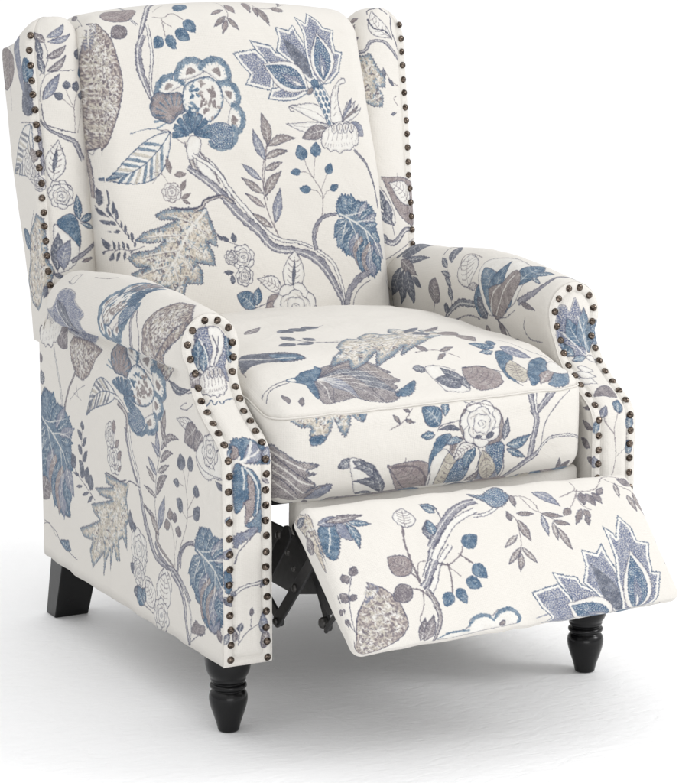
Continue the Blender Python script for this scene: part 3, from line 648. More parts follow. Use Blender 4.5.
('seat','veined','beige',0.1495,0.0028,0.1638,0.0641,0.553,0),
('seat','poly','blue',((0.193,0.0578),(0.2214,0.0715),(0.2199,0.0478),(0.1904,0.0105),(0.1636,-0.004),(0.1683,0.0167)),0,0,None,None),
('seat','leaf','blue',0.1548,0.0967,0.1209,0.1133,0.56,0),
('seat','leaf','blue',0.147,0.0873,0.1236,0.086,0.545,0),
('seat','leaf','blue',0.1648,0.1097,0.1509,0.1159,1.334,0),
('seat','leaf','rosy',0.178,-0.0021,0.2286,0.0387,0.258,0),
('seat','poly','sky',((0.2004,0.0054),(0.2471,0.0415),(0.2422,0.008),(0.2225,-0.0085),(0.1948,-0.0055)),0,0.5,None,None),
('seat','poly','white',((0.2247,0.0552),(0.2516,0.0547),(0.2482,0.0226),(0.2264,0.0174),(0.2111,0.0319)),0,0,None,None),
('seat','leaf','peri',0.1658,0.0967,0.2043,0.0727,0.631,0),
('seat','line','c',0.7,((0.1794,0.134),(0.2049,0.1027),(0.232,0.0726),(0.25,0.0466))),
('seat','line','c',0.7,((0.1299,0.2008),(0.1335,0.1613),(0.1405,0.1282))),
('seat','leaf','taupe',0.1069,0.1838,0.129,0.1611,2.0,0,'n'),
('seat','leaf','taupe',0.129,0.1611,0.1372,0.1224,0.714,0,'n'),
('front','poly','beige',((-0.2551,0.4722),(-0.233,0.4793),(-0.194,0.4788),(-0.1436,0.4774),(-0.1134,0.4791),(-0.1174,0.4624),(-0.1292,0.4432),(-0.14,0.45),(-0.1462,0.461),(-0.1482,0.4407),(-0.1572,0.4244),(-0.1662,0.435),(-0.1729,0.45),(-0.1795,0.433),(-0.1913,0.42),(-0.2078,0.4168),(-0.21,0.4353),(-0.2074,0.442),(-0.2236,0.4436),(-0.239,0.4568)),0,0.5,'verm',('sky',5)),
('front','line','white',1.6,((-0.1943,0.4767),(-0.177,0.4595),(-0.1735,0.4457))),
('front','poly','blue',((-0.2093,0.4283),(-0.1946,0.4309),(-0.1854,0.4267),(-0.1932,0.4183),(-0.2067,0.4167)),0,0.4,None,None),
('front','poly','blue',((-0.1329,0.4564),(-0.1203,0.4593),(-0.127,0.4451)),0,0.4,None,None),
('front','poly','mauve',((-0.2788,0.4107),(-0.2565,0.4112),(-0.2318,0.3972),(-0.1975,0.388),(-0.2138,0.38),(-0.2012,0.3756),(-0.2137,0.3709),(-0.2025,0.3583),(-0.215,0.344),(-0.2056,0.3538),(-0.1805,0.3586),(-0.1887,0.3408),(-0.2022,0.3179),(-0.2349,0.3118),(-0.2864,0.3108)),0,0.5,'hatch',('slate',2)),
('front','poly','peri',((-0.2135,0.3236),(-0.2012,0.348),(-0.1786,0.3584),(-0.183,0.34),(-0.1991,0.3208)),0,0.5,None,None),
('front','line','white',1.8,((-0.2741,0.395),(-0.2486,0.3827),(-0.2207,0.3639),(-0.2061,0.3587))),
('front','line','white',1.4,((-0.2741,0.4095),(-0.2484,0.3971),(-0.2173,0.3821))),
('front','line','white',1.4,((-0.2696,0.3664),(-0.2486,0.3499),(-0.2173,0.324))),
('front','line','white',1.4,((-0.2694,0.381),(-0.2446,0.3683),(-0.2188,0.3444))),
('front','line','c',0.8,((-0.2673,0.403),(-0.2322,0.3792),(-0.2099,0.3632))),
('front','line','c',0.8,((-0.2694,0.3737),(-0.2487,0.3645),(-0.225,0.3392))),
('front','leaf','slate',-0.1468,0.3905,-0.1698,0.3823,0.611,0),
('front','poly','white',((-0.1506,0.3934),(-0.1313,0.3898),(-0.112,0.3771),(-0.0971,0.3499),(-0.092,0.3182),(-0.134,0.3272),(-0.1485,0.3693)),0,0,None,None),
('front','leaf','slate',-0.1158,0.3738,-0.1468,0.3894,0.406,0),
('front','leaf','slate',-0.1068,0.3568,-0.1448,0.38,0.356,-0.2),
('front','leaf','slate',-0.0939,0.3248,-0.146,0.3592,0.305,-0.2),
('front','leaf','slate',-0.0917,0.3244,-0.1159,0.3775,0.251,0),
('front','leaf','slate',-0.1082,0.3217,-0.1355,0.3313,0.579,0),
('front','veined','rosy',-0.0466,0.3089,-0.0929,0.3789,0.371,-0.1),
('front','line','t',0.7,((-0.0864,0.4287),(-0.0615,0.4397),(-0.0459,0.4585))),
('front','leaf','taupe',-0.0699,0.4356,-0.0806,0.4493,0.359,0,'n'),
('front','leaf','taupe',-0.0615,0.4397,-0.0455,0.4354,0.286,0,'n'),
('front','leaf','mauve',-0.0518,0.4505,-0.0621,0.4618,0.396,0,'n'),
('front','veined','rosy',-0.016,0.3095,-0.0924,0.377,0.528,-0.15),
('front','line','t',2.0,((-0.0841,0.3742),(-0.0638,0.3739),(-0.0427,0.3696),(-0.0297,0.3548),(-0.0189,0.3273))),
('front','leaf','blue',-0.0045,0.4281,-0.0308,0.4563,0.811,-0.05),
('front','leaf','blue',0.0045,0.4388,0.0092,0.4677,0.431,0),
('front','leaf','blue',-0.014,0.4147,-0.0379,0.4152,0.526,0),
('front','poly','blue',((-0.0209,0.3898),(-0.0101,0.4107),(0.0113,0.4139),(0.0111,0.4047),(-0.0056,0.3879),(-0.02,0.3417),(-0.0245,0.3789)),0,0,None,None),
('front','poly','blue',((0.0705,0.3873),(0.0873,0.3968),(0.103,0.3875),(0.102,0.3647),(0.0997,0.3315),(0.0847,0.3667)),0,0,'dots',None),
('front','poly','white',((-0.0222,0.342),(-0.0179,0.3781),(0.0027,0.3926),(0.0166,0.374),(0.016,0.3473),(0.0061,0.3116),(-0.0116,0.315)),0,0,None,None),
('front','veined','beige',0.0021,0.3175,0.0096,0.3861,0.585,-0.1),
('front','poly','taupe',((0.0112,0.3973),(0.0322,0.4081),(0.049,0.4008),(0.0451,0.3825),(0.0206,0.3774)),0,0,None,None),
('front','line','white',1.8,((0.0183,0.3814),(0.028,0.3992),(0.0448,0.3994))),
('front','line','c',0.8,((0.0137,0.3895),(0.0217,0.4036),(0.0406,0.4035))),
('front','poly','blue',((0.0116,0.348),(0.025,0.3732),(0.0456,0.3748),(0.0435,0.3541),(0.0376,0.3222),(0.0169,0.3035)),0,0,'dots',None),
('front','leaf','peri',0.0918,0.3213,0.0647,0.3765,0.345,0),
('front','poly','peri',((0.0616,0.3249),(0.063,0.3691),(0.0865,0.3528),(0.1053,0.3189),(0.0811,0.314)),1.4,0,None,None),
('front','leaf','mauve',0.0504,0.3164,0.0607,0.3516,0.446,0),
('front','line','white',1.6,((0.0532,0.3929),(0.0509,0.3626),(0.0432,0.3288))),
('front','line','c',0.8,((-0.0206,0.3629),(-0.0145,0.3264),(0.0035,0.306),(0.0259,0.3146))),
('front','line','c',0.8,((0.0532,0.3929),(0.0623,0.3806),(0.0564,0.3523))),
('front','line','c',0.9,((0.1011,0.3802),(0.1059,0.3439),(0.1031,0.3129))),
('front','poly','taupe',((0.034,0.4406),(0.0565,0.4508),(0.0894,0.4433),(0.1011,0.4249),(0.0961,0.3958),(0.0532,0.3929),(0.0283,0.4176)),0,0,None,None),
('front','veined','white',0.0532,0.3929,0.0187,0.3738,0.549,-0.1),
('front','leaf','blue',0.0533,0.3892,0.0371,0.355,0.497,-0.1),
('front','veined','beige',0.0664,0.3839,0.0872,0.3158,0.402,0),
('front','leaf','sky',0.0322,0.4025,0.0025,0.3983,0.376,-0.1),
('front','rose',0.064,0.4233,0.0985,0.4197),
('front','line','t',0.9,((0.0283,0.4176),(0.034,0.4406),(0.057,0.4529),(0.0894,0.4433),(0.1019,0.4249),(0.0981,0.3994))),
('front','leaf','slate',0.0637,0.4049,0.0531,0.4041,0.546,0,'n'),
('front','leaf','slate',0.0721,0.4022,0.085,0.4083,0.611,0,'n'),
('front','leaf','slate',0.0283,0.4176,-0.0072,0.4212,0.212,-0.1,'n'),
('front','line','c',0.7,((0.0316,0.4315),(-0.0004,0.4277),(-0.0094,0.4196))),
('front','leaf','slate',0.1026,0.3951,0.1101,0.4277,0.359,0),
('front','leaf','blue',0.1073,0.387,0.1498,0.3993,0.369,-0.1),
('front','leaf','blue',0.1075,0.3814,0.1419,0.3646,0.277,0),
('front','line','c',0.6,((0.0409,0.4562),(0.0303,0.4688),(0.024,0.4799))),
('front','line','c',0.6,((0.0533,0.4554),(0.0434,0.4716))),
('front','line','c',0.7,((0.0651,0.474),(0.071,0.458),(0.0886,0.4635),(0.0951,0.4752))),
('front','line','c',0.6,((0.0107,0.4757),(0.0241,0.4696),(0.0503,0.4512))),
('front','branch','peri',[7,8,7,7,8],((0.1515,0.471),(0.1551,0.4426),(0.1613,0.4184),(0.1537,0.3894),(0.1498,0.3581)),0.2),
('front','branch','peri',[10,8,5],((0.2017,0.4685),(0.1835,0.4489),(0.162,0.4293)),0.2),
('front','branch','white',[4,4,3],((0.1659,0.4692),(0.16,0.4457),(0.1633,0.4292)),0),
('front','line','c',0.7,((0.2339,0.462),(0.2066,0.4427),(0.1818,0.4198),(0.1721,0.3985),(0.1691,0.372))),
('front','branch','peri',[4,7,8,7,5],((0.1099,0.3181),(0.1243,0.3405),(0.1429,0.3569),(0.1648,0.3686)),0.2),
('front','branch','white',[3,3,2],((0.1625,0.3689),(0.1865,0.3891),(0.2346,0.386),(0.2788,0.371)),0),
('front','line','c',0.7,((0.2122,0.3157),(0.2202,0.3242))),
('front','leaf','mauve',0.2152,0.3184,0.2077,0.353,0.221,0,'n'),
('front','leaf','mauve',0.1845,0.315,0.1974,0.3224,0.624,0,'n'),
('front','leaf','mauve',0.2202,0.3242,0.233,0.3416,0.793,0,'n'),
('foot','poly','beige',((-0.2943,0.2315),(-0.2627,0.2138),(-0.2629,0.1891),(-0.2645,0.1548),(-0.2687,0.1264),(-0.2737,0.1441),(-0.2811,0.1839)),0,0,'verm',None),
('foot','leaf','slate',-0.2914,0.2113,-0.2644,0.2113,0.433,0),
('foot','leaf','mauve',-0.2846,0.162,-0.2786,0.1864,0.786,0),
('foot','poly','blue',((-0.2581,0.187),(-0.2354,0.1947),(-0.2282,0.1807),(-0.2355,0.1577),(-0.2487,0.1373),(-0.2625,0.1475),(-0.2619,0.1686)),0,0.6,None,None),
('foot','line','white',1.6,((-0.2403,0.1872),(-0.2461,0.1681),(-0.2552,0.1505))),
('foot','poly','peri',((-0.2293,0.1914),(-0.2163,0.1868),(-0.2156,0.1615),(-0.2303,0.1709)),0,0.5,None,None),
('foot','leaf','peri',-0.2546,0.1943,-0.211,0.1989,0.356,0),
('foot','leaf','blue',-0.2142,0.1899,-0.211,0.1466,0.319,0.1),
('foot','leaf','blue',-0.2111,0.1902,-0.1798,0.1822,0.338,0),
('foot','leaf','mauve',-0.2423,0.196,-0.1849,0.1984,0.219,0),
('foot','line','c',0.8,((-0.2579,0.0112),(-0.2578,0.0374),(-0.2524,0.0684),(-0.2439,0.0919),(-0.2338,0.1097))),
('foot','line','c',0.6,((-0.2612,0.0347),(-0.2643,0.0507))),
('foot','leaf','mauve',-0.2362,0.1077,-0.2262,0.1232,0.68,0,'n'),
('foot','leaf','mauve',-0.2449,0.0975,-0.2479,0.1151,0.723,0,'n'),
('foot','leaf','mauve',-0.2515,0.0737,-0.263,0.0861,0.83,0,'n'),
('foot','leaf','mauve',-0.249,0.075,-0.2372,0.079,0.71,0,'n'),
('foot','leaf','mauve',-0.2676,0.0592,-0.2692,0.067,1.308,0,'n'),
('foot','leaf','mauve',-0.262,0.0423,-0.2654,0.0511,0.605,0,'n'),
('foot','MA','paisley',(0.00042731,-9.212e-05,-0.00014114,-0.00020672,-0.35690962,0.16256508)),
('foot','veined','white',-0.1313,0.169,-0.1236,0.2006,1.042,0),
('foot','veined','rosy',-0.1481,0.0973,-0.175,0.1276,0.934,0),
('foot','veined','mauve',-0.1554,0.0763,-0.1867,0.0634,0.763,0),
('foot','line','t',2.2,((-0.1352,0.1695),(-0.1418,0.1424),(-0.1422,0.1091),(-0.1396,0.0829))),
('foot','line','t',1.4,((-0.15,0.0975),(-0.1433,0.0891),(-0.1396,0.0774))),
('foot','line','t',0.8,((-0.1414,0.0888),(-0.1317,0.112),(-0.1218,0.1125))),
('foot','line','t',1.4,((-0.1578,0.0749),(-0.1437,0.0708),(-0.1303,0.0538))),
('foot','branch','peri',[9,9,8,8],((-0.072,0.16),(-0.097,0.1383),(-0.1151,0.1086),(-0.1312,0.0685)),0.5),
('foot','branch','white',[6,7,8],((-0.0761,0.131),(-0.102,0.1062),(-0.1168,0.0813),(-0.1305,0.0647)),0),
('foot','branch','mauve',[5,6,5,4,2],((-0.133,0.0688),(-0.1278,0.0497),(-0.1272,0.028),(-0.1399,0.0026),(-0.1462,-0.0112)),0.2),
('foot','line','t',0.9,((-0.1401,0.0701),(-0.145,0.0494),(-0.1574,0.0299),(-0.1557,0.0141))),
('foot','leaf','mauve',-0.1669,-0.0044,-0.1491,0.0319,0.348,0),
('foot','leaf','mauve',-0.161,-0.0067,-0.1353,0.033,0.351,0),
('foot','leaf','slate',-0.1028,0.1434,-0.095,0.1762,0.542,0),
('foot','leaf','blue',-0.0717,0.193,-0.0947,0.2033,0.409,0),
('foot','line','c',0.8,((-0.0726,0.1954),(-0.0729,0.1727))),
('foot','line','c',0.8,((-0.1058,0.1068),(-0.0869,0.0999))),
('foot','line','b',0.8,((-0.1422,-0.007),(-0.1182,0.0009))),
('foot','branch','peri',[7,10,9,7],((-0.0089,0.1965),(-0.0399,0.1897),(-0.0745,0.1645),(-0.1074,0.1321)),0.2),
('foot','branch','white',[8,8,8],((-0.0162,0.1809),(-0.0562,0.1657),(-0.0978,0.1265),(-0.1307,0.087)),0),
('foot','branch','white',[4,4,3],((-0.0244,0.1711),(-0.0008,0.1728),(0.0277,0.1855)),0),
('foot','branch','peri',[9,8,6],((-0.1067,0.1117),(-0.1283,0.0829),(-0.1392,0.0736)),0.3),
('foot','leaf','blue',-0.0945,0.1503,-0.0934,0.1759,0.613,0),
('foot','leaf','blue',-0.0767,0.1868,-0.0942,0.2008,0.492,0),
('foot','line','t',1.2,((-0.101,0.1039),(-0.0862,0.1016),(-0.0671,0.1132),(-0.0582,0.1263))),
('foot','line','t',1.6,((-0.0683,0.1156),(-0.0597,0.1052),(-0.0526,0.0974))),
('foot','line','t',1.6,((-0.0898,0.1022),(-0.0912,0.0815),(-0.097,0.0597))),
('foot','line','t',0.8,((-0.088,0.0963),(-0.0761,0.0808))),
('foot','berry','blue',-0.0562,0.126,-0.03,0.1409,0.748),
('foot','berry','blue',-0.0529,0.0943,-0.0379,0.0732,0.877),
('foot','berry','blue',-0.0707,0.0741,-0.05,0.0616,0.815),
('foot','berry','blue',-0.0878,0.0639,-0.0795,0.0422,0.716),
('foot','berry','blue',-0.0989,0.06,-0.1148,0.0423,0.752),
('foot','poly','sky',((-0.0154,0.2115),(0.0057,0.208),(0.0348,0.2217),(0.0468,0.2077),(0.0478,0.1973),(0.0305,0.1826),(0.0139,0.1825),(0.003,0.1952)),0,0.5,'dots',('slate',2)),
('foot','leaf','mauve',0.0521,0.2018,0.0486,0.1775,0.357,0,'n'),
('foot','line','t',0.7,((0.0509,0.1994),(0.0722,0.193),(0.0819,0.1775),(0.0843,0.1636),(0.1034,0.1482),(0.1246,0.1373))),
('foot','leaf','peri',0.0872,0.2017,0.1218,0.171,0.372,0.08),
('foot','line','t',0.7,((0.0645,0.1942),(0.072,0.1742),(0.0823,0.1639))),
('foot','line','t',0.7,((0.0331,0.1705),(0.0415,0.1561),(0.0379,0.1312),(0.0324,0.1117),(0.0191,0.0935))),
('foot','leaf','mauve',0.0329,0.1552,0.0321,0.1729,0.497,0,'n'),
('foot','leaf','taupe',0.0459,0.1665,0.0733,0.1627,0.283,0,'n'),
('foot','leaf','taupe',0.0435,0.1558,0.0518,0.1188,0.352,0),
('foot','leaf','taupe',0.0339,0.1317,0.0066,0.1155,0.245,0),
('foot','leaf','taupe',0.0313,0.1119,0.0034,0.0887,0.242,0),
('foot','leaf','taupe',0.0336,0.1116,0.0481,0.0856,0.303,0),
('foot','leaf','taupe',0.029,0.1023,0.0177,0.0759,0.323,0),
('foot','leaf','taupe',0.0853,0.1612,0.1184,0.1531,0.25,0,'n'),
('foot','leaf','peri',0.0844,0.159,0.0821,0.1225,0.261,0),
('foot','leaf','taupe',0.0983,0.1464,0.1254,0.1394,0.281,0,'n'),
('foot','leaf','taupe',0.0974,0.1443,0.0951,0.1145,0.283,0),
('foot','leaf','taupe',0.1026,0.1354,0.1124,0.0984,0.293,0),
('foot','poly','white',((-0.1383,-0.0082),(-0.1178,0.0033),(-0.0902,0.0061),(-0.0831,0.0177),(-0.0651,0.024),(-0.0465,0.0195),(-0.0366,0.0253),(-0.0156,0.0263),(-0.0031,0.0135),(-0.0101,-0.0007),(-0.0375,-0.001),(-0.0871,-0.0078)),0,0,None,None),
('foot','line','blue',[2,4,5,4,3],((-0.0879,0.008),(-0.0744,0.02),(-0.0562,0.0208),(-0.0463,0.012))),
('foot','line','blue',[3,5,5,4],((-0.0434,0.0156),(-0.0332,0.023),(-0.0162,0.0245),(-0.0045,0.0114),(-0.01,0.0005))),
('foot','line','blue',[1.5,3,3],((-0.1385,-0.0053),(-0.1178,0.0033),(-0.089,0.0006))),
('foot','leaf','taupe',-0.0374,0.0018,-0.0286,0.0091,0.655,0,'n'),
('foot','MA','lotus',(0.00050578,-0.00019521,2.38e-06,-0.00058367,0.06091602,0.16670911)),
('foot','line','t',0.8,((0.1274,0.1872),(0.1589,0.1988),(0.1598,0.2165))),
('foot','line','t',0.8,((0.1577,0.1963),(0.1784,0.1941),(0.198,0.1992),(0.2205,0.2212),(0.2458,0.2141))),
('foot','line','t',0.7,((0.1563,0.189),(0.1583,0.1695),(0.1715,0.1592))),
('foot','line','t',0.7,((0.163,0.1983),(0.1499,0.1799),(0.1333,0.1626))),
('foot','leaf','mauve',0.1922,0.1849,0.2069,0.198,0.482,0,'n'),
('foot','leaf','mauve',0.1856,0.1908,0.1934,0.168,0.504,0,'n'),
('foot','leaf','mauve',0.1742,0.1897,0.181,0.1663,0.573,0,'n'),
('foot','leaf','mauve',0.1669,0.1928,0.1625,0.1691,0.563,0,'n'),
('foot','leaf','taupe',0.1363,0.1646,0.1203,0.1542,0.592,0,'n'),
('foot','leaf','taupe',0.1554,0.1629,0.1351,0.137,0.309,0,'n'),
('foot','leaf','taupe',0.1588,0.1604,0.164,0.1464,0.776,0,'n'),
('foot','leaf','mauve',0.1595,0.1514,0.1553,0.133,0.472,0,'n'),
('foot','line','t',0.7,((0.2185,0.2135),(0.2346,0.2011),(0.2567,0.1856),(0.2733,0.1666))),
('foot','leaf','taupe',0.2314,0.2038,0.2275,0.1766,0.306,0),
('foot','leaf','mauve',0.2398,0.2114,0.2656,0.1987,0.54,0,'n'),
('foot','leaf','taupe',0.2434,0.1807,0.2475,0.1492,0.326,0),
('foot','leaf','taupe',0.2567,0.1856,0.2659,0.1426,0.415,0),
('foot','leaf','taupe',0.2705,0.1195,0.2762,0.1108,0.666,0,'n'),
('foot','leaf','mauve',0.2693,0.1024,0.2702,0.0931,0.808,0,'n'),
('foot','leaf','taupe',0.269,0.0662,0.2697,0.0558,0.732,0,'n'),
('foot','line','peri',1.5,((0.0216,0.003),(0.0413,0.0057),(0.0634,0.0097))),
]

# ------------------------------------------------------------------ the printed cloth, drawn motif by motif
INK = {
    'blue': ((82, 116, 150), (144, 170, 194)), 'deep': ((62, 84, 116), (96, 118, 148)), 'sky': ((112, 142, 172), (164, 184, 203)),
    'peri': ((146, 154, 180), (192, 197, 212)), 'slate': ((104, 112, 132), (154, 160, 176)), 'taupe': ((160, 149, 151), (194, 185, 183)),
    'mauve': ((142, 135, 143), (186, 178, 181)), 'rosy': ((176, 162, 164), (202, 191, 190)), 'beige': ((204, 197, 183), (228, 222, 208)),
    'white': ((242, 240, 235), (237, 234, 228)), 'stem': ((130, 132, 154), (180, 180, 194)), 'none': None,
}
GROUND = np.array((238, 234, 227), 'f') / 255
OUTC = (78, 79, 98); OUTT = (112, 105, 114); OUTB = (58, 76, 106)

def band_noise(seed, lo, hi, n=1024):
    """tileable noise holding only waves between lo and hi texels, unit variance"""
    r = np.random.RandomState(seed).randn(n, n)
    fx = np.fft.fftfreq(n)[:, None]; fy = np.fft.fftfreq(n)[None, :]
    fr = np.hypot(fx, fy)
    m = np.exp(-((np.log(fr + 1e-9) - math.log(1 / math.sqrt(lo * hi))) / (0.5 * math.log(hi / lo) + 0.15)) ** 2)
    o = np.real(np.fft.ifft2(np.fft.fft2(r) * m)); return (o / o.std()).astype('f')

class Sheet:
    def __init__(s):
        s.im = np.empty((AH, AW, 3), 'f'); s.im[:] = GROUND
        s.n1 = band_noise(1, 2.2, 4.0); s.n2 = band_noise(2, 8, 15); s.n3 = band_noise(3, 24, 60); s.n4 = band_noise(4, 4.5, 7); s.n6 = band_noise(6, 3.5, 6)
        s.clip = None
        g = band_noise(7, 2.0, 3.6); s.n5 = (g + np.roll(g, (1, 1), (0, 1)) + np.roll(g, (2, 2), (0, 1)) + np.roll(g, (3, 3), (0, 1)) + np.roll(g, (4, 5), (0, 1))); s.n5 = s.n5 / s.n5.std()
    def noise(s, n, x0, x1, y0, y1):
        return n[np.ix_(np.arange(y0, y1) % 1024, np.arange(x0, x1) % 1024)]
    def box(s, P, pad):
        cx0, cx1, cy0, cy1 = s.clip
        x0 = max(cx0, int(P[:, 0].min() - pad)); x1 = min(cx1, int(P[:, 0].max() + pad) + 2)
        y0 = max(cy0, int(P[:, 1].min() - pad)); y1 = min(cy1, int(P[:, 1].max() + pad) + 2)
        return (x0, x1, y0, y1) if x1 > x0 and y1 > y0 else None
    def inside(s, P, b):
        x0, x1, y0, y1 = b
        acc = np.zeros((y1 - y0, x1 - x0), 'f')
        Q = np.roll(P, -1, 0)
        for oy in (0.25, 0.75):
            ys = np.arange(y0, y1) + oy
            for ox in (0.25, 0.75):
                xs = np.arange(x0, x1) + ox
                odd = np.zeros((y1 - y0, x1 - x0), bool)
                for (ax, ay), (bx, by) in zip(P, Q):
                    if ay == by: continue
                    lo, hi = (ay, by) if ay < by else (by, ay)
                    r = np.nonzero((ys >= lo) & (ys < hi))[0]
                    if len(r) == 0: continue
                    xc = ax + (ys[r] - ay) * (bx - ax) / (by - ay)
                    odd[r[0]:r[-1] + 1] ^= xs[None, :] < xc[:, None]
                acc += odd
        return acc * 0.25
    def dist(s, P, b, closed=False, W=None, reach=6.0):
        """distance to a polyline, less the local half width"""
        x0, x1, y0, y1 = b
        D = np.full((y1 - y0, x1 - x0), 99.0, 'f')
        n = len(P); m = n if closed else n - 1
        for i in range(m):
            a = P[i]; c = P[(i + 1) % n]
            wa, wb = (W[i], W[(i + 1) % n]) if W is not None else (0, 0)
            pad = reach + max(wa, wb)
            sx0 = max(x0, int(min(a[0], c[0]) - pad)); sx1 = min(x1, int(max(a[0], c[0]) + pad) + 2)
            sy0 = max(y0, int(min(a[1], c[1]) - pad)); sy1 = min(y1, int(max(a[1], c[1]) + pad) + 2)
            if sx1 <= sx0 or sy1 <= sy0: continue
            X = np.arange(sx0, sx1) + 0.5; Y = (np.arange(sy0, sy1) + 0.5)[:, None]
            dx, dy = c[0] - a[0], c[1] - a[1]; L = dx * dx + dy * dy + 1e-9
            t = np.clip(((X - a[0]) * dx + (Y - a[1]) * dy) / L, 0, 1)
            d = np.hypot(X - a[0] - t * dx, Y - a[1] - t * dy) - (wa + (wb - wa) * t)
            v = D[sy0 - y0:sy1 - y0, sx0 - x0:sx1 - x0]; np.minimum(v, d, out=v)
        return D
    def blend(s, b, m, col):
        x0, x1, y0, y1 = b
        v = s.im[y0:y1, x0:x1]; v += (col - v) * m[..., None]
    def ink(s, b, name, tex=None):
        x0, x1, y0, y1 = b
        c0, c1 = [np.array(c, 'f') / 255 * (0.90 if name not in ('white', 'beige') else 1) for c in INK[name]]
        N1 = s.noise(s.n1, *b); N2 = s.noise(s.n2, *b); N3 = s.noise(s.n3, *b)
        t = np.clip(0.36 + 0.34 * N3 + 0.20 * N2, 0, 1)[..., None]
        col = c0 + (c1 - c0) * t
        if name != 'white':
            N5 = s.noise(s.n5, *b)
            k = (np.clip(N1 * 0.5 + N5 * 0.8 - 0.25, 0, 1.4) * 0.50)[..., None]; col = col + (GROUND - col) * k
            col = col * (1 - 0.30 * np.clip(-N5 * 0.8 - 0.5 * N1 - 0.2, 0, 1))[..., None]
        if tex == 'dots':
            N4 = s.noise(s.n4, *b); k = np.clip((N4 - 0.55) * 1.8, 0, 1)[..., None]
            dk = np.clip((-N4 - 0.65) * 2.0, 0, 1)[..., None]
            col = col + (GROUND - col) * 0.75 * k; col = col + (np.array((70, 84, 128), 'f') / 255 - col) * 0.65 * dk
        if tex in ('verm_', 'vermb'):
            q = np.abs(N2); w = np.clip((0.34 - q) * 4.0, 0, 1)[..., None]
            lightc = np.array((238, 234, 220), 'f') / 255
            dark = np.array((128, 120, 126) if tex == 'verm' else (96, 116, 150), 'f') / 255
            mid = c0 + (c1 - c0) * t
            col = mid + (lightc - mid) * np.clip(N2 * 0.9 + 0.35, 0, 1)[..., None]
            col = col + (dark - col) * w * np.clip(0.55 + 0.35 * N3, 0.1, 0.9)[..., None]
            col = col + (dark - col) * (np.clip(N1 - 0.8, 0, 1) * 0.4)[..., None]
        if tex in ('verm', 'vermb'): tex = 'bark'
        if tex == 'bark':
            N5 = s.noise(s.n5, *b); lightc = np.array((222, 212, 198), 'f') / 255; dark = np.array((118, 108, 112), 'f') / 255
            col = c0 + (c1 - c0) * t; hi = name == 'beige'
            col = col + (lightc * (1.05 if hi else 1) - col) * (np.clip(N2 * 0.5 + N5 * 0.25 + (0.45 if hi else 0.15), 0, 0.9))[..., None]
            col = col + (dark - col) * (np.clip(-N5 * 0.5 - N2 * 0.35 - (0.25 if hi else 0.05), 0, 0.7))[..., None]
        if tex == 'hatch':
            N4 = s.noise(s.n1, *b); k = (np.clip(N4 + 0.1, 0, 1) * 0.55)[..., None]; col = col + (GROUND - col) * k
        return col

def catmull(P, closed, step):
    P = np.asarray(P, float); n = len(P)
    if n < 3: return P
    out = []
    rng_ = range(n) if closed else range(n - 1)
    for i in rng_:
        if closed: p0, p1, p2, p3 = P[i - 1], P[i], P[(i + 1) % n], P[(i + 2) % n]
        else: p0, p1, p2, p3 = P[max(0, i - 1)], P[i], P[i + 1], P[min(n - 1, i + 2)]
        k = max(1, int(np.hypot(*(p2 - p1)) / step))
        for j in range(k):
            t = j / k; out.append(0.5 * (2 * p1 + (p2 - p0) * t + (2 * p0 - 5 * p1 + 4 * p2 - p3) * t * t + (3 * p1 - p0 - 3 * p2 + p3) * t ** 3))
    if not closed: out.append(P[-1])
    return np.array(out)

def densify(P, closed, step):
    P = np.asarray(P, float); out = []
    n = len(P)
    for i in range(n if closed else n - 1):
        a, b = P[i], P[(i + 1) % n]; k = max(1, int(np.hypot(*(b - a)) / step))
        for j in range(k): out.append(a + (b - a) * j / k)
    if not closed: out.append(P[-1])
    return np.array(out)

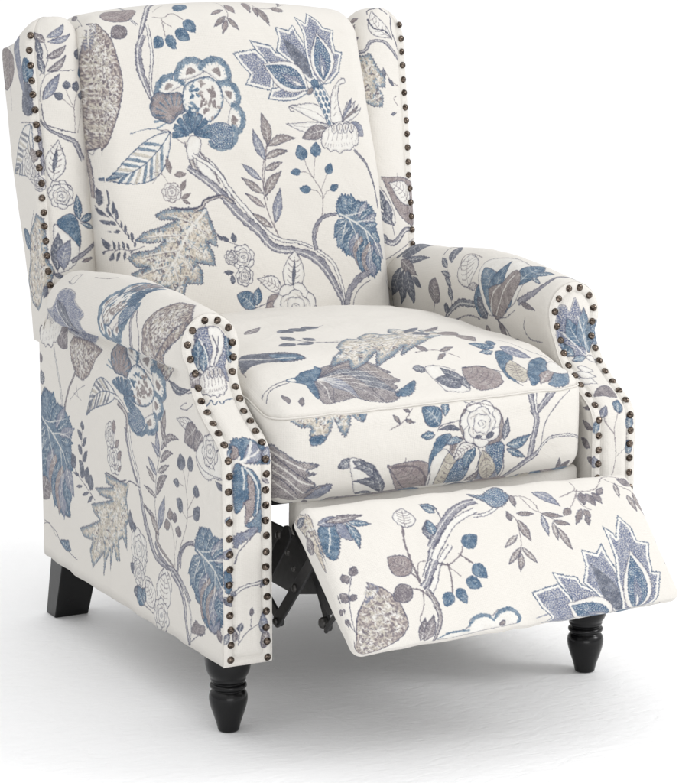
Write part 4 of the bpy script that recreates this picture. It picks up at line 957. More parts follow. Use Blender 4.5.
PRNG = random.Random(11)
MM = RES / 1000.0
class Pen:
    """draws in a local frame (image-like, y down) laid on one piece of cloth"""
    def __init__(s, sheet, piece, a=1 + 0j, b=0j, conj=False, aff=None):
        s.sh = sheet; s.a, s.b, s.conj, s.aff = a, b, conj, aff
        (ax, ay), (w, h), (ou, ov) = PIECE[piece]
        s.off = ((ax - ou) * RES, (ay - ov) * RES)
        s.clip = (int(ax * RES), int((ax + w) * RES), int(ay * RES), int((ay + h) * RES))
        s.k = math.sqrt(abs(aff[0] * aff[3] - aff[1] * aff[2])) if aff else abs(a)   # metres per local unit
    def T(s, P):
        P = np.asarray(P, float).reshape(-1, 2)
        if s.aff:
            A = s.aff; q = np.stack([A[0] * P[:, 0] + A[1] * P[:, 1] + A[4], A[2] * P[:, 0] + A[3] * P[:, 1] + A[5]], 1)
        else:
            z = P[:, 0] + 1j * P[:, 1]
            if s.conj: z = z.conj()
            z = z * s.a + s.b; q = np.stack([z.real, z.imag], 1)
        return q * RES + np.array(s.off)
    def jit(s, Q, amp=0.25):
        if len(Q) < 2: return Q
        n = len(Q); r = np.array([[PRNG.uniform(-1, 1), PRNG.uniform(-1, 1)] for _ in range(n + 4)])
        r = (r[:-4] + r[1:-3] * 1.5 + r[2:-2] * 1.5 + r[3:-1] + r[4:]) / 6 * 2.2
        return Q + r * amp * MM * 0.9
    def poly(s, pts, fill='white', out=OUTC, w=0.55, bw=0, bcol='white', tex=None, curve=True, jag=0, edge=None, sprinkle=None):
        if tex in ('verm', 'vermb') and not sprinkle: sprinkle = (17, ('white', 'white', 'beige', 'white', 'white', 'beige', 'sky' if edge and edge[0] == 'sky' else 'mauve', OUTT), 1.5)
        """filled shape; bw = pale border in mm; jag = saw-toothed edge in mm; edge = (ink, mm) tint along the rim"""
        Q = s.T(pts)
        Q = catmull(Q, True, 1.6 * MM) if curve else densify(Q, True, 1.6 * MM)
        if jag:
            n = len(Q); t = np.roll(Q, -1, 0) - np.roll(Q, 1, 0); L = np.hypot(t[:, 0], t[:, 1])[:, None] + 1e-6
            nr = np.stack([t[:, 1], -t[:, 0]], 1) / L
            saw = np.array([[1.0, 0.3, -0.6][i % 3] * (0.6 + 0.8 * PRNG.random()) for i in range(n)])[:, None]
            Q = Q + nr * saw * jag * MM
        else: Q = s.jit(Q, 0.22)
        s.sh.clip = s.clip; b = s.sh.box(Q, 4)
        if not b: return
        m = s.sh.inside(Q, b)
        if fill != 'none':
            col = s.sh.ink(b, fill, tex)
            if bw or edge:
                D = s.sh.dist(Q, b, True, reach=(max(bw, edge[1] if edge else 0)) * MM + 3)
                if edge:
                    N = s.sh.noise(s.sh.n2, *b)
                    k = np.clip((edge[1] * MM * (1 + 0.35 * N) - D) / (0.5 * edge[1] * MM), 0, 1)[..., None]
                    col = col + (s.sh.ink(b, edge[0]) - col) * k * 0.85
                if bw:
                    k = np.clip(bw * MM - D + 0.5, 0, 1)[..., None]; col = col + (s.sh.ink(b, bcol) - col) * k
            s.sh.blend(b, m, col)
            if fill == 'white' and out and not bw:
                D = s.sh.dist(Q, b, True, reach=4.5 * MM); N = s.sh.noise(s.sh.n5, *b)
                k = np.clip(1 - D / (4.2 * MM), 0, 1) * np.clip(N * 0.8 - 0.1, 0, 1) * m * 0.55
                s.sh.blend(b, k, np.array(OUTT, 'f') / 255)
            if sprinkle:
                D = s.sh.dist(Q, b, True, reach=12 * MM) * (m > 0.9)
                ln_, cols, cnt = sprinkle; ln = ln_ * MM; area_ = float((m > 0.5).sum()); cnt = int(cnt * area_ / (MM * MM * 100))
                ys, xs = np.nonzero(D > ln * 0.42)
                if len(ys):
                    for _ in range(cnt):
                        q = PRNG.randrange(len(ys)); c = np.array([xs[q] + b[0], ys[q] + b[2]], float); a0 = PRNG.uniform(0, 6.28)
                        for kk in range(PRNG.choice((1, 2, 3, 5))):
                            a1 = a0 + kk * 1.1; dv = np.array([math.cos(a1), math.sin(a1)]); nv = np.array([-dv[1], dv[0]]) * 0.12 * ln
                            pts_ = np.array([c, c + dv * ln * 0.28 + nv, c + dv * ln * 0.55]); cc = PRNG.choice(cols)
                            W = np.array([0.4, 1.15, 0.3]) * MM * (0.8 + 0.5 * PRNG.random())
                            s._stroke(pts_, 1, cc, False, W, 0.85)
        if out and w: s._stroke(Q, w, out, True)
    def _stroke(s, Q, w, col, closed=False, W=None, alpha=0.9):
        s.sh.clip = s.clip
        if W is None:
            W = np.array([w * 1.45 * MM * 0.5 * (0.65 + 0.7 * PRNG.random()) for _ in range(len(Q))])
            W = (W + np.roll(W, 1) + np.roll(W, -1)) / 3
        b = s.sh.box(Q, W.max() + 3)
        if not b: return
        D = s.sh.dist(Q, b, closed, W, reach=3)
        N = s.sh.noise(s.sh.n1, *b)
        m = np.clip(0.55 - D + 0.10 * N, 0, 1) * alpha * np.clip(0.96 - 0.08 * N, 0, 1)
        c = s.sh.ink(b, col) if isinstance(col, str) else np.array(col, 'f') / 255
        s.sh.blend(b, m, c)
    def line(s, pts, w=0.6, col=OUTC, curve=True, taper=False, alpha=0.9):
        Q = s.T(pts); Q = catmull(Q, False, 1.8 * MM) if curve else densify(Q, False, 1.8 * MM)
        Q = s.jit(Q, 0.18); W = None
        if isinstance(w, (list, tuple)):
            W = np.interp(np.linspace(0, 1, len(Q)), np.linspace(0, 1, len(w)), w) * MM * 0.62; w = w[0]
        elif taper: W = np.linspace(1.3, 0.45, len(Q)) * w * MM * 0.72
        s._stroke(Q, w, col, False, W, alpha)
    def leafpts(s, b, t, r, bend=0.0, n=14, shape=0.85):
        b = complex(*b); t = complex(*t); d = t - b; L = []; R = []; mid = []
        for i in range(n + 1):
            x = i / n; wv = r * 0.5 * math.sin(math.pi * x ** shape) ** (1.1 if r < 0.55 else 0.8)
            c = b + d * x + d * 1j * bend * math.sin(math.pi * x)
            L.append(c + d * 1j * wv); R.append(c - d * 1j * wv); mid.append(c)
        f = lambda z: (z.real, z.imag)
        return [f(z) for z in L] + [f(z) for z in reversed(R[1:-1])], [f(z) for z in mid]
    def leaf(s, b, t, r=0.35, bend=0.0, fill='blue', out=OUTC, vein='white', w=0.6, tex=None, side=None, shape=0.85):
        P, M = s.leafpts(b, t, r, bend, shape=shape)
        s.poly(P, fill, out, w, tex=tex)
        if side:                                   # darker half
            n = len(M); half = P[:n] + list(reversed(M))
            s.poly(half, side, None, 0)
        ln = s.k * math.dist(b, t)
        if ln > 0.011 and fill != 'white' and out:      # engraved strokes on one half
            for i in range(2, len(M) - 2, 1 if ln > 0.03 else 2):
                a = M[i]; e = P[min(len(M) - 1, i + 2)]
                s.line([a, (a[0] + (e[0] - a[0]) * 0.75, a[1] + (e[1] - a[1]) * 0.75)], 0.32, out, alpha=0.45)
        if ln > 0.018 and fill not in ('white', 'beige') and vein:
            for i in (3, 5, 7, 9):
                c0 = M[i]
                for H in (P[:len(M)], [P[0]] + P[::-1][:len(M) - 1]):
                    e = H[min(len(H) - 1, i + 2)]; s.line([c0, (c0[0] + (e[0] - c0[0]) * 0.8, c0[1] + (e[1] - c0[1]) * 0.8)], 0.55, 'white', alpha=0.75, taper=True)
        if vein: s.line(M[1:-2], 0.75 if vein == 'white' else 0.4, 'white' if vein == 'white' else vein, taper=True, alpha=0.8)
    def feather(s, b, t, r=0.4, bend=0.0, fill='blue', n=8, two='beige', out=OUTB):
        P, M = s.leafpts(b, t, r, bend, n=18, shape=0.8); k = len(M)
        s.poly(P, 'white', out, 0.6)
        bz, tz = complex(*b), complex(*t); d = tz - bz
        for i in range(1, n + 1):
            x = 0.08 + 0.80 * i / (n + 1); c = bz + d * x + d * 1j * bend * math.sin(math.pi * x)
            for sg in (1, -1):
                x2 = min(0.985, x + 0.17); wv = r * 0.47 * math.sin(math.pi * min(1, x2) ** 0.8)
                e = bz + d * x2 + d * 1j * (bend * math.sin(math.pi * x2) + sg * wv)
                s.line([(c.real, c.imag), ((c * 0.45 + e * 0.55).real, (c * 0.45 + e * 0.55).imag), (e.real, e.imag)], [1.2, 4.4, 3.0], fill if (i + (sg > 0)) % 3 else two, alpha=0.85)
                s.line([((c + d * 0.02).real, (c + d * 0.02).imag), ((e + d * 0.03).real, (e + d * 0.03).imag)], 0.35, OUTC, alpha=0.6)
        s.line(M, 0.8, out, taper=True)
        s._stroke(s.jit(catmull(s.T(P), True, 1.6 * MM), 0.2), 0.6, out, True)
    def veined(s, b, t, r=0.5, bend=0.0, fill='white', out=OUTC, n=5, vc=OUTT, tex=None, edge=None):
        P, M = s.leafpts(b, t, r, bend); s.poly(P, fill, out, 0.7, tex=tex, edge=edge)
        bz, tz = complex(*b), complex(*t); d = tz - bz
        s.line(M[:-2], 0.5, vc)
        for i in range(n):
            x = 0.2 + 0.55 * i / max(1, n - 1); c = bz + d * x + d * 1j * bend * math.sin(math.pi * x)
            for sg in (1, -1):
                e = c + d * (0.10 + 0.26j * r * sg * 1.1); m = c + d * (0.03 + 0.16j * r * sg)
                s.line([(c.real, c.imag), (m.real, m.imag), (e.real, e.imag)], 0.6, vc)
    def rose(s, c, e, fill='white', out=OUTC):
        c = complex(*c); e = complex(*e); R = abs(e - c); u = (e - c) / R
        def ring(r, lobes, amp, ph, cc=0j, sx=1.0):
            P = []
            for i in range(lobes * 6):
                a = 2 * math.pi * i / (lobes * 6); rr = r * (1 + amp * abs(math.sin(a * lobes / 2 + ph)))
                z = c + u * (cc + rr * complex(math.cos(a) * sx, math.sin(a))); P.append((z.real, z.imag))
            return P
        s.poly(ring(0.86 * R, 7, 0.18, 0.3), fill, out, 0.7)
        for i in range(7):
            a = 2 * math.pi * i / 7 + 0.4
            z0 = c + u * R * 0.62 * complex(math.cos(a), math.sin(a)); z1 = c + u * R * 0.92 * complex(math.cos(a + 0.35), math.sin(a + 0.35))
            s.line([(z0.real, z0.imag), ((z0 + (z1 - z0) * (0.5 + 0.15j)).real, (z0 + (z1 - z0) * (0.5 + 0.15j)).imag), (z1.real, z1.imag)], 0.5, out)
        s.poly(ring(0.58 * R, 5, 0.22, 1.1), fill, out, 0.6)
        s.poly(ring(0.36 * R, 4, 0.25, 0.2, 0.03 * R), fill, out, 0.55)
        for r in (0.25, 0.14):
            P = []
            for i in range(9):
                a = 0.6 * i + r * 20; z = c + u * R * r * complex(math.cos(a), math.sin(a) * 0.8) * (1 - i * 0.05); P.append((z.real, z.imag))
            s.line(P, 0.5, out)
        for i in range(5):
            a = 2 * math.pi * i / 5 + 1.0; z = c + u * R * 0.47 * complex(math.cos(a), math.sin(a)); z1 = c + u * R * 0.55 * complex(math.cos(a + 0.5), math.sin(a + 0.5))
            s.line([(z.real, z.imag), (z1.real, z1.imag)], 1.0, 'taupe', alpha=0.6)
    def branch(s, pts, ws, fill='stem', out=OUTC, hollow=0.0, knots=True):
        """thick stem: inked body, dark broken edges, pale core where hollow"""
        if fill == 'peri': fill = 'stem'
        hollow *= 0.7
        Q = s.T(pts); Q = catmull(Q, False, 2.0 * MM)
        W = np.interp(np.linspace(0, 1, len(Q)), np.linspace(0, 1, len(ws)), ws) * MM * 0.5 * (1.25 if fill != 'white' else 1.1)
        t = np.gradient(Q, axis=0); L = np.hypot(t[:, 0], t[:, 1])[:, None] + 1e-6; nr = np.stack([t[:, 1], -t[:, 0]], 1) / L
        wob = np.array([PRNG.uniform(-1, 1) for _ in range(len(Q) + 2)]); wob = (wob[:-2] + wob[1:-1] + wob[2:]) / 3
        A = Q + nr * (W * (1 + 0.28 * wob))[:, None]; B = Q - nr * (W * (1 - 0.28 * wob))[:, None]
        P = np.concatenate([A, B[::-1]])
        s.sh.clip = s.clip; b = s.sh.box(P, 4)
        if not b: return
        m = s.sh.inside(P, b); s.sh.blend(b, m, s.sh.ink(b, fill, 'hatch' if fill != 'white' else None))
        if hollow:
            C2 = Q + nr * (W * 0.25)[:, None]; s._stroke(C2, 1, 'white', False, W * hollow, 0.95)
        if W.max() > 1.0 * MM * 0.5:
            s._stroke(A, 0.65, out); s._stroke(B, 0.75, out)
        if knots:
            for i in range(3, len(Q) - 3, 7):
                if PRNG.random() < 0.5:
                    q = Q[i] + nr[i] * W[i] * PRNG.choice((-1, 1)); e = q + (q - Q[i]) / (W[i] + 1e-6) * 1.6 * MM + t[i] * 1.2
                    s._stroke(np.array([q, e]), 0.5, out)
    def berry(s, c, e, fill='blue', r=0.8):
        """fruit with a small beak; c = stalk end, e = far end"""
        s.leaf(c, e, r, 0, fill, OUTB if fill in ('blue', 'deep') else OUTC, None, 0.45, shape=0.75)
        c = complex(*c); e = complex(*e); h = c + (e - c) * (0.35 + 0.12j); g = c + (e - c) * (0.62 + 0.12j)
        s.line([(h.real, h.imag), (g.real, g.imag)], 0.5, 'white', alpha=0.5)
    def sprig(s, pts, n=6, ln=30.0, r=0.32, fills=('taupe', 'peri'), ang=38, tip=True, stem=OUTT):
        Q = catmull(np.asarray(pts, float), False, 4.0)
        s.line(pts, 0.55, stem)
        for i in range(n):
            for sg in (1, -1):
                k = int((len(Q) - 2) * (0.12 + 0.80 * (i + (0.35 if sg > 0 else 0)) / n)); k = min(k, len(Q) - 2)
                d = Q[k + 1] - Q[k]; d = d / (np.hypot(*d) + 1e-9)
                a = math.radians(ang * sg * PRNG.uniform(0.8, 1.15)); e = np.array([d[0] * math.cos(a) - d[1] * math.sin(a), d[0] * math.sin(a) + d[1] * math.cos(a)])
                l = ln * PRNG.uniform(0.8, 1.15) * (1 - 0.25 * i / n)
                s.leaf(tuple(Q[k]), tuple(Q[k] + e * l), r, 0.06 * sg, PRNG.choice(fills), OUTT, None, 0.35)
        if tip: 
            d = Q[-1] - Q[-3]; d = d / (np.hypot(*d) + 1e-9); s.leaf(tuple(Q[-1]), tuple(Q[-1] + d * ln), r, 0, fills[0], OUTT, None, 0.35)

# ---- repeated motifs, in their own frames
def m_bell(p):
    # fringed white skirt of the big bloom
    p.leaf((385, 512), (284, 540), 0.55, 0.04, 'mauve', OUTC, 'white'); p.leaf((488, 490), (540, 552), 0.55, 0, 'peri', OUTC, None)
    p.poly([(378, 512), (362, 548), (368, 580), (390, 590), (400, 602), (420, 598), (440, 612), (460, 600), (480, 604), (495, 590), (512, 580), (516, 545), (500, 505), (440, 486)], 'white', OUTC, 0.7, jag=0.5)
    for i in range(7):
        x = 392 + 18 * i; p.line([(x, 512 + 6 * math.sin(i)), (x + 4 - 2 * (3 - i), 540), (x + (i - 3) * 3, 560)], 0.45, OUTT)
    for i in range(12):
        x = 380 + 11 * i; p.line([(x, 566 + 10 * math.sin(i * 0.3)), (x + (i - 6) * 0.8, 578 + 8 * math.sin(i * 0.3))], 0.4, OUTT)
    for i in range(4):
        x = 404 + 24 * i; p.poly([(x, 500), (x + 11, 494), (x + 22, 502), (x + 18, 526), (x + 11, 532), (x + 4, 526)], 'white', OUTC, 0.6)
        p.line([(x + 11, 502), (x + 11, 518)], 1.4, 'taupe')
def m_lotus(p):
    L = dict(fill='peri', tex='dots', out=OUTB, w=0.9, bw=4.4, curve=False, jag=0.5)
    p.leaf((400, 492), (230, 412), 0.30, 0.10, 'white', OUTC, OUTT); p.leaf((392, 496), (220, 480), 0.24, -0.06, 'white', OUTC, OUTT)
    for k in range(5): p.leaf((445, 492), (470 + 16 * k, 392 + 14 * abs(k - 1)), 0.17, 0.05, ('white', 'peri', 'white', 'taupe', 'white')[k], OUTC, None)
    p.poly([(76, 170), (120, 182), (160, 190), (175, 212), (230, 235), (300, 340), (140, 252), (105, 210)], **L)
    p.poly([(12, 212), (98, 202), (140, 240), (170, 300), (165, 352), (62, 325), (80, 290), (45, 255)], **L)
    p.poly([(162, 346), (150, 380), (205, 390), (255, 388), (302, 364), (250, 325)], **L)
    p.poly([(176, 120), (228, 135), (245, 108), (262, 140), (300, 190), (338, 312), (312, 328), (250, 262), (182, 208), (190, 165)], **L)
    p.leaf((322, 312), (205, 160), 0.26, 0.02, 'slate', None, None)
    p.poly([(256, 66), (290, 90), (298, 100), (310, 40), (352, 80), (368, 112), (412, 122), (408, 160), (418, 205), (446, 210), (432, 290), (398, 330), (350, 338), (320, 300), (298, 220), (292, 150)], **L)
    for b, t, r in (((304, 352), (128, 254), 0.52), ((372, 330), (344, 138), 0.50)):
        p.leaf(b, t, r, 0.03, 'white', OUTC, None, 0.6); bz, tz = complex(*b), complex(*t)
        f = lambda x: ((bz + (tz - bz) * x).real, (bz + (tz - bz) * x).imag)
        P, _ = p.leafpts(f(0.06), f(0.93), r * 0.78, 0.03); p.poly(P, 'blue', OUTB, 0.5, tex='dots', jag=0.3)
        p.leaf(f(0.10), f(0.62), r * 0.55, 0.03, 'peri', OUTB, None, 0.4, tex='dots'); p.leaf(f(0.12), f(0.40), r * 0.4, 0, 'white', OUTB, None, 0.3)
    p.poly([(318, 335), (345, 320), (372, 350), (400, 400), (415, 455), (425, 495), (395, 498), (372, 455), (345, 400), (325, 365)], 'white', OUTB, 0.5)
    for k in range(7):
        t = k / 6; x, y = 338 + 68 * t, 342 + 140 * t
        for dx in (-14, 4, 20): p.leaf((x + dx + 6, y + 14), (x + dx - 2, y - 8), 0.5, 0, 'blue' if (k + dx) % 3 else 'sky', OUTB, None, 0.3)
    p.leaf((318, 318), (352, 345), 0.6, 0, 'blue', OUTB, None); p.leaf((300, 370), (325, 345), 0.6, 0, 'taupe', OUTB, None)
    p.poly([(405, 485), (398, 430), (405, 370), (430, 325), (452, 312), (458, 330), (436, 342), (430, 390), (440, 440), (448, 485)], 'white', OUTC, 0.7)
    for k in range(5): p.line([(412 + 2 * k, 460 - 26 * k), (424, 445 - 26 * k)], 0.5, OUTT)
    p.line([(250, 432), (236, 430), (230, 414), (244, 406), (258, 416)], 0.7, OUTC)
    m_bell(p)
def m_peony(p):
    def lobe(cx, cy, r, a0, a1, fill='blue', band=7.5, wedge='taupe'):
        P = [(cx + r * math.cos(math.radians(a)), cy + r * math.sin(math.radians(a))) for a in np.linspace(a0, a1, 9)]
        am = math.radians((a0 + a1) / 2)
        p.poly([(cx, cy)] + P, 'white', OUTC, 0.4)
        Q = [(cx + r * 0.86 * math.cos(math.radians(a)), cy + r * 0.86 * math.sin(math.radians(a))) for a in np.linspace(a0, a1, 11)]
        n = 11; p.line(Q, [band * (0.75 + 0.4 * (i % 2)) for i in range(n)], fill)
        for a in np.linspace(a0, a1, 12):
            c, s_ = math.cos(math.radians(a)), math.sin(math.radians(a)); p.line([(cx + r * 0.62 * c, cy + r * 0.62 * s_), (cx + r * 0.9 * c, cy + r * 0.9 * s_)], 0.55, fill)
        z = r * 0.36; p.poly([(cx + z * math.cos(am - 0.9), cy + z * math.sin(am - 0.9)), (cx + z * 1.5 * math.cos(am), cy + z * 1.5 * math.sin(am)), (cx + z * math.cos(am + 0.9), cy + z * math.sin(am + 0.9))], wedge, None, 0)
    lobe(160, 370, 66, 150, 330); lobe(243, 320, 74, 175, 335); lobe(330, 318, 74, 210, 400)
    lobe(375, 395, 66, 230, 410); lobe(390, 480, 72, -75, 80)
    p.poly([(80, 430), (88, 390), (110, 372), (150, 378), (192, 374), (212, 405), (215, 445), (190, 462), (160, 492), (118, 478), (92, 462)], 'rosy', OUTB, 0.8, edge=('slate', 6))
    for i in range(9):
        a = math.radians(150 + 18 * i); p.line([(178 + 38 * math.cos(a), 468 + 45 * math.sin(a)), (178 + 80 * math.cos(a), 468 + 84 * math.sin(a))], [0.8, 2.6], 'blue')
    p.poly([(205, 395), (215, 350), (255, 328), (310, 318), (350, 345), (368, 400), (350, 455), (310, 488), (260, 470), (220, 445)], 'white', OUTB, 0.8, edge=('sky', 3))
    for i in range(60):
        x = PRNG.uniform(222, 348); y = PRNG.uniform(340, 465)
        if (x - 285) ** 2 / 75 ** 2 + (y - 400) ** 2 / 74 ** 2 > 1: continue
        a = PRNG.uniform(0, 6.3); p.leaf((x, y), (x + 24 * math.cos(a), y + 24 * math.sin(a)), 0.45, 0.15, 'blue' if x < 270 else 'taupe', None, None)
    lobe(368, 540, 64, -40, 150, 'blue', 7.0); p.poly([(318, 505), (350, 490), (395, 500), (410, 540), (400, 590), (350, 590), (322, 560)], 'sky', OUTB, 0.5, tex='dots')
    C0 = (247, 540)
    for i in range(9):
        a0 = math.radians(172 + 22.5 * i); a1 = math.radians(172 + 22.5 * i + 18)
        p.poly([(C0[0] + 12 * math.cos(a0), C0[1] + 10 * math.sin(a0)), (C0[0] + 74 * math.cos(a0), C0[1] + 84 * math.sin(a0)), (C0[0] + 78 * math.cos((a0 + a1) / 2), C0[1] + 90 * math.sin((a0 + a1) / 2)), (C0[0] + 74 * math.cos(a1), C0[1] + 84 * math.sin(a1)), (C0[0] + 12 * math.cos(a1), C0[1] + 10 * math.sin(a1))], 'blue', OUTB, 0.4)
def m_jagleaf(p):
    P = [(500, 272), (430, 272), (340, 278), (296, 300), (318, 318), (385, 318), (330, 345), (250, 372), (220, 402), (275, 412), (340, 402), (290, 440), (215, 452), (187, 475), (225, 508), (275, 505), (200, 535), (235, 562), (300, 588), (345, 585), (370, 612), (412, 630), (425, 572), (455, 574), (490, 575), (488, 525), (462, 488), (500, 497), (540, 502), (532, 450), (505, 405), (548, 425), (540, 370), (515, 310)]
    p.poly(P, 'beige', OUTC, 0.7, tex='verm', jag=1.3, curve=False, edge=('sky', 6.0))
    for i in range(60):
        x = PRNG.uniform(215, 540); y = PRNG.uniform(285, 610); a = PRNG.uniform(0, 6.3)
        if abs((x - 498) * 0.86 + (y - 280) * 0.5) > 999: continue
    mid = [(498, 280), (430, 370), (385, 460), (345, 530), (315, 590)]
    p.line(mid, [4.0, 3.6, 3.0, 2.4, 1.4], 'white')
    for a, b in (((455, 335), (330, 300)), ((425, 380), (250, 392)), ((395, 440), (225, 475)), ((360, 500), (235, 545)), ((450, 345), (530, 400)), ((415, 400), (520, 480)), ((395, 450), (475, 555)), ((370, 500), (400, 600))):
        p.line([a, ((a[0] + b[0]) / 2, (a[1] + b[1]) / 2 - 6), b], [2.4, 1.0], 'white')
        p.line([a, ((a[0] + b[0]) / 2 + 4, (a[1] + b[1]) / 2), b], 0.5, OUTT, alpha=0.7)
def m_acanthus(p):
    P = [(470, 300), (466, 260), (482, 222), (515, 222), (535, 242), (570, 246), (598, 268), (616, 292), (616, 330), (626, 370), (634, 400), (648, 470), (634, 512), (612, 544), (580, 532), (556, 515), (548, 475), (508, 456), (480, 432), (466, 400), (464, 362), (484, 340), (494, 312)]
    p.poly(P, 'sky', OUTB, 0.8, jag=2.0)
    for b, t, r, f in (((505, 300), (474, 232), .42, 'blue'), ((512, 300), (484, 214), .34, 'sky'), ((520, 300), (518, 212), .36, 'blue'), ((532, 304), (545, 236), .40, 'blue'), ((545, 310), (578, 240), .34, 'peri'), ((552, 316), (604, 260), .32, 'blue'),
                       ((562, 326), (626, 290), .36, 'peri'), ((572, 338), (628, 332), .34, 'blue'), ((500, 316), (456, 360), .42, 'sky'), ((505, 330), (454, 392), .34, 'blue'), ((516, 342), (470, 432), .36, 'sky'), ((528, 355), (502, 464), .34, 'blue'),
                       ((545, 368), (530, 474), .32, 'peri'), ((558, 382), (548, 505), .28, 'rosy'), ((575, 392), (566, 535), .26, 'blue'), ((590, 405), (590, 550), .26, 'rosy'), ((602, 418), (614, 556), .26, 'peri'), ((612, 425), (642, 525), .30, 'blue'), ((608, 395), (660, 475), .34, 'peri'), ((596, 365), (642, 405), .5, 'blue')):
        p.leaf(b, t, r * 1.25, 0.05, f, OUTB, 'white', 0.45)
    p.line([(478, 296), (530, 325), (580, 365), (620, 420), (655, 490)], [2.4, 2.6, 2.2, 1.6, 0.7], 'white')
    for q in ([(500, 300), (530, 296), (590, 272)], [(535, 328), (575, 320), (618, 322)], [(575, 362), (592, 440), (588, 525)], [(512, 318), (545, 400), (552, 495)], [(500, 328), (488, 380), (490, 425)]):
        p.line(q, [1.9, 1.4, 0.6], 'white')
def m_paisley(p):
    p.poly([(345, 95), (362, 108), (395, 116), (425, 142), (455, 185), (472, 235), (490, 310), (484, 370), (462, 440), (430, 505), (400, 560), (360, 595), (330, 602), (322, 540), (325, 420), (328, 300), (346, 200), (356, 140)], 'taupe', OUTC, 0.8, tex='verm', edge=('mauve', 1.2))
    p.poly([(352, 100), (385, 120), (372, 180), (350, 240), (345, 180)], 'peri', None, 0, tex='vermb')
    for i in range(26):
        x = PRNG.uniform(340, 460); y = PRNG.uniform(160, 560); a = PRNG.uniform(0, 6.3)
        if x > 470 - abs(y - 320) * 0.35: continue
        for k in range(5): p.line([(x, y), (x + 15 * math.cos(a + k * 1.25), y + 15 * math.sin(a + k * 1.25))], [1.3, 0.5], 'beige')
def m_berries(p):
    p.line([(375, 430), (385, 370), (405, 300), (408, 235), (400, 200), (368, 150), (350, 115), (335, 75)], 0.8, OUTT)
    p.line([(402, 200), (415, 160), (428, 130)], 0.6, OUTT); p.line([(372, 152), (376, 100), (380, 62)], 0.6, OUTT)
    p.line([(368, 150), (345, 130), (318, 128)], 0.6, OUTT); p.line([(402, 225), (385, 205), (355, 198)], 0.6, OUTT); p.line([(410, 235), (425, 205), (445, 198)], 0.6, OUTT)
    for c, e in (((335, 78), (312, 20)), ((380, 66), (384, 8)), ((320, 128), (282, 130)), ((428, 136), (442, 92)), ((358, 200), (315, 195)), ((440, 200), (472, 180))): p.berry(c, e, 'blue', 0.72)
def m_fanbird(p):
    # long feathered tail, blue head
    base = (340, 240)
    T = [((640, 210), .12, 'mauve'), ((676, 236), .13, 'taupe'), ((668, 262), .12, 'mauve'), ((676, 294), .14, 'slate'), ((610, 316), .13, 'mauve'), ((520, 318), .17, 'peri'), ((420, 332), .26, 'mauve')]
    p.poly([(335, 225), (380, 195), (480, 188), (560, 195), (640, 208), (610, 216), (655, 230), (678, 240), (650, 250), (672, 270), (660, 285), (678, 298), (640, 318), (560, 322), (500, 315), (430, 328), (375, 334), (350, 280)], 'mauve', OUTC, 0.7, tex='hatch', jag=0.5)
    for t, r, f in T: p.leaf(base, t, r * 1.25, -0.10, f, OUTC, None, 0.5, tex='hatch')
    for t, r, f in T: p.line([base, ((base[0] + t[0]) / 2, (base[1] + t[1]) / 2 - 14), (t[0] - 14, t[1] - 2)], [1.4, 1.2, 0.5], 'white')
    for k in range(14):
        x = 380 + 20 * k; p.line([(x, 212 + k * 1.5), (x + 18, 222 + k * 2)], 0.5, OUTC, alpha=0.6); p.line([(x - 10, 262 + k * 2), (x + 14, 272 + k * 2)], 0.5, OUTC, alpha=0.5)
    p.poly([(222, 242), (262, 232), (285, 215), (330, 205), (335, 196), (362, 206), (352, 232), (335, 252), (345, 275), (360, 312), (355, 322), (325, 292), (300, 262), (262, 252)], 'blue', OUTB, 0.7)
    p.poly([(228, 242), (255, 238), (262, 248)], 'white', None, 0)
def m_smallrose(p):
    p.rose((366, 210), (366, 170), 'white', OUTT)
    p.leaf((360, 135), (345, 66), 0.3, 0, 'taupe', OUTT, None); p.leaf((375, 140), (425, 135), 0.45, 0, 'taupe', OUTT, None)
    p.leaf((400, 205), (422, 158), 0.4, 0, 'taupe', OUTT, None); p.leaf((405, 235), (442, 212), 0.4, 0, 'taupe', OUTT, None); p.leaf((408, 240), (440, 256), 0.35, 0, 'taupe', OUTT, None)
    p.line([(350, 170), (330, 140), (300, 130), (268, 152)], 0.5, OUTT); p.line([(330, 140), (312, 96)], 0.5, OUTT); p.line([(300, 130), (280, 120)], 0.5, OUTT); p.line([(318, 138), (290, 172)], 0.5, OUTT)
def m_laurel(p):
    p.line([(60, 262), (100, 300), (150, 350), (215, 412)], 0.7, OUTC); p.line([(262, 428), (200, 440), (140, 432), (95, 444)], 0.7, OUTC)
    for b, t in (((78, 262), (70, 200)), ((105, 292), (105, 238)), ((122, 318), (120, 268)), ((150, 350), (145, 318)), ((168, 372), (168, 332)), ((190, 392), (180, 366)), ((95, 300), (62, 272)), ((120, 335), (78, 320)), ((140, 360), (105, 364)), ((208, 405), (200, 366)),
                 ((110, 436), (88, 392)), ((130, 436), (128, 402)), ((160, 432), (150, 400)), ((185, 436), (175, 408)), ((215, 430), (222, 404)), ((135, 440), (115, 480)), ((165, 440), (158, 480)), ((100, 442), (92, 458)), ((205, 440), (190, 452))):
        p.leaf(b, t, 0.36, 0.03, 'slate', OUTC, None, 0.35)
MOTIFS = {'lotus': m_lotus, 'bell': m_bell, 'peony': m_peony, 'jagleaf': m_jagleaf, 'acanthus': m_acanthus, 'paisley': m_paisley, 'berries': m_berries, 'fanbird': m_fanbird, 'smallrose': m_smallrose, 'laurel': m_laurel}

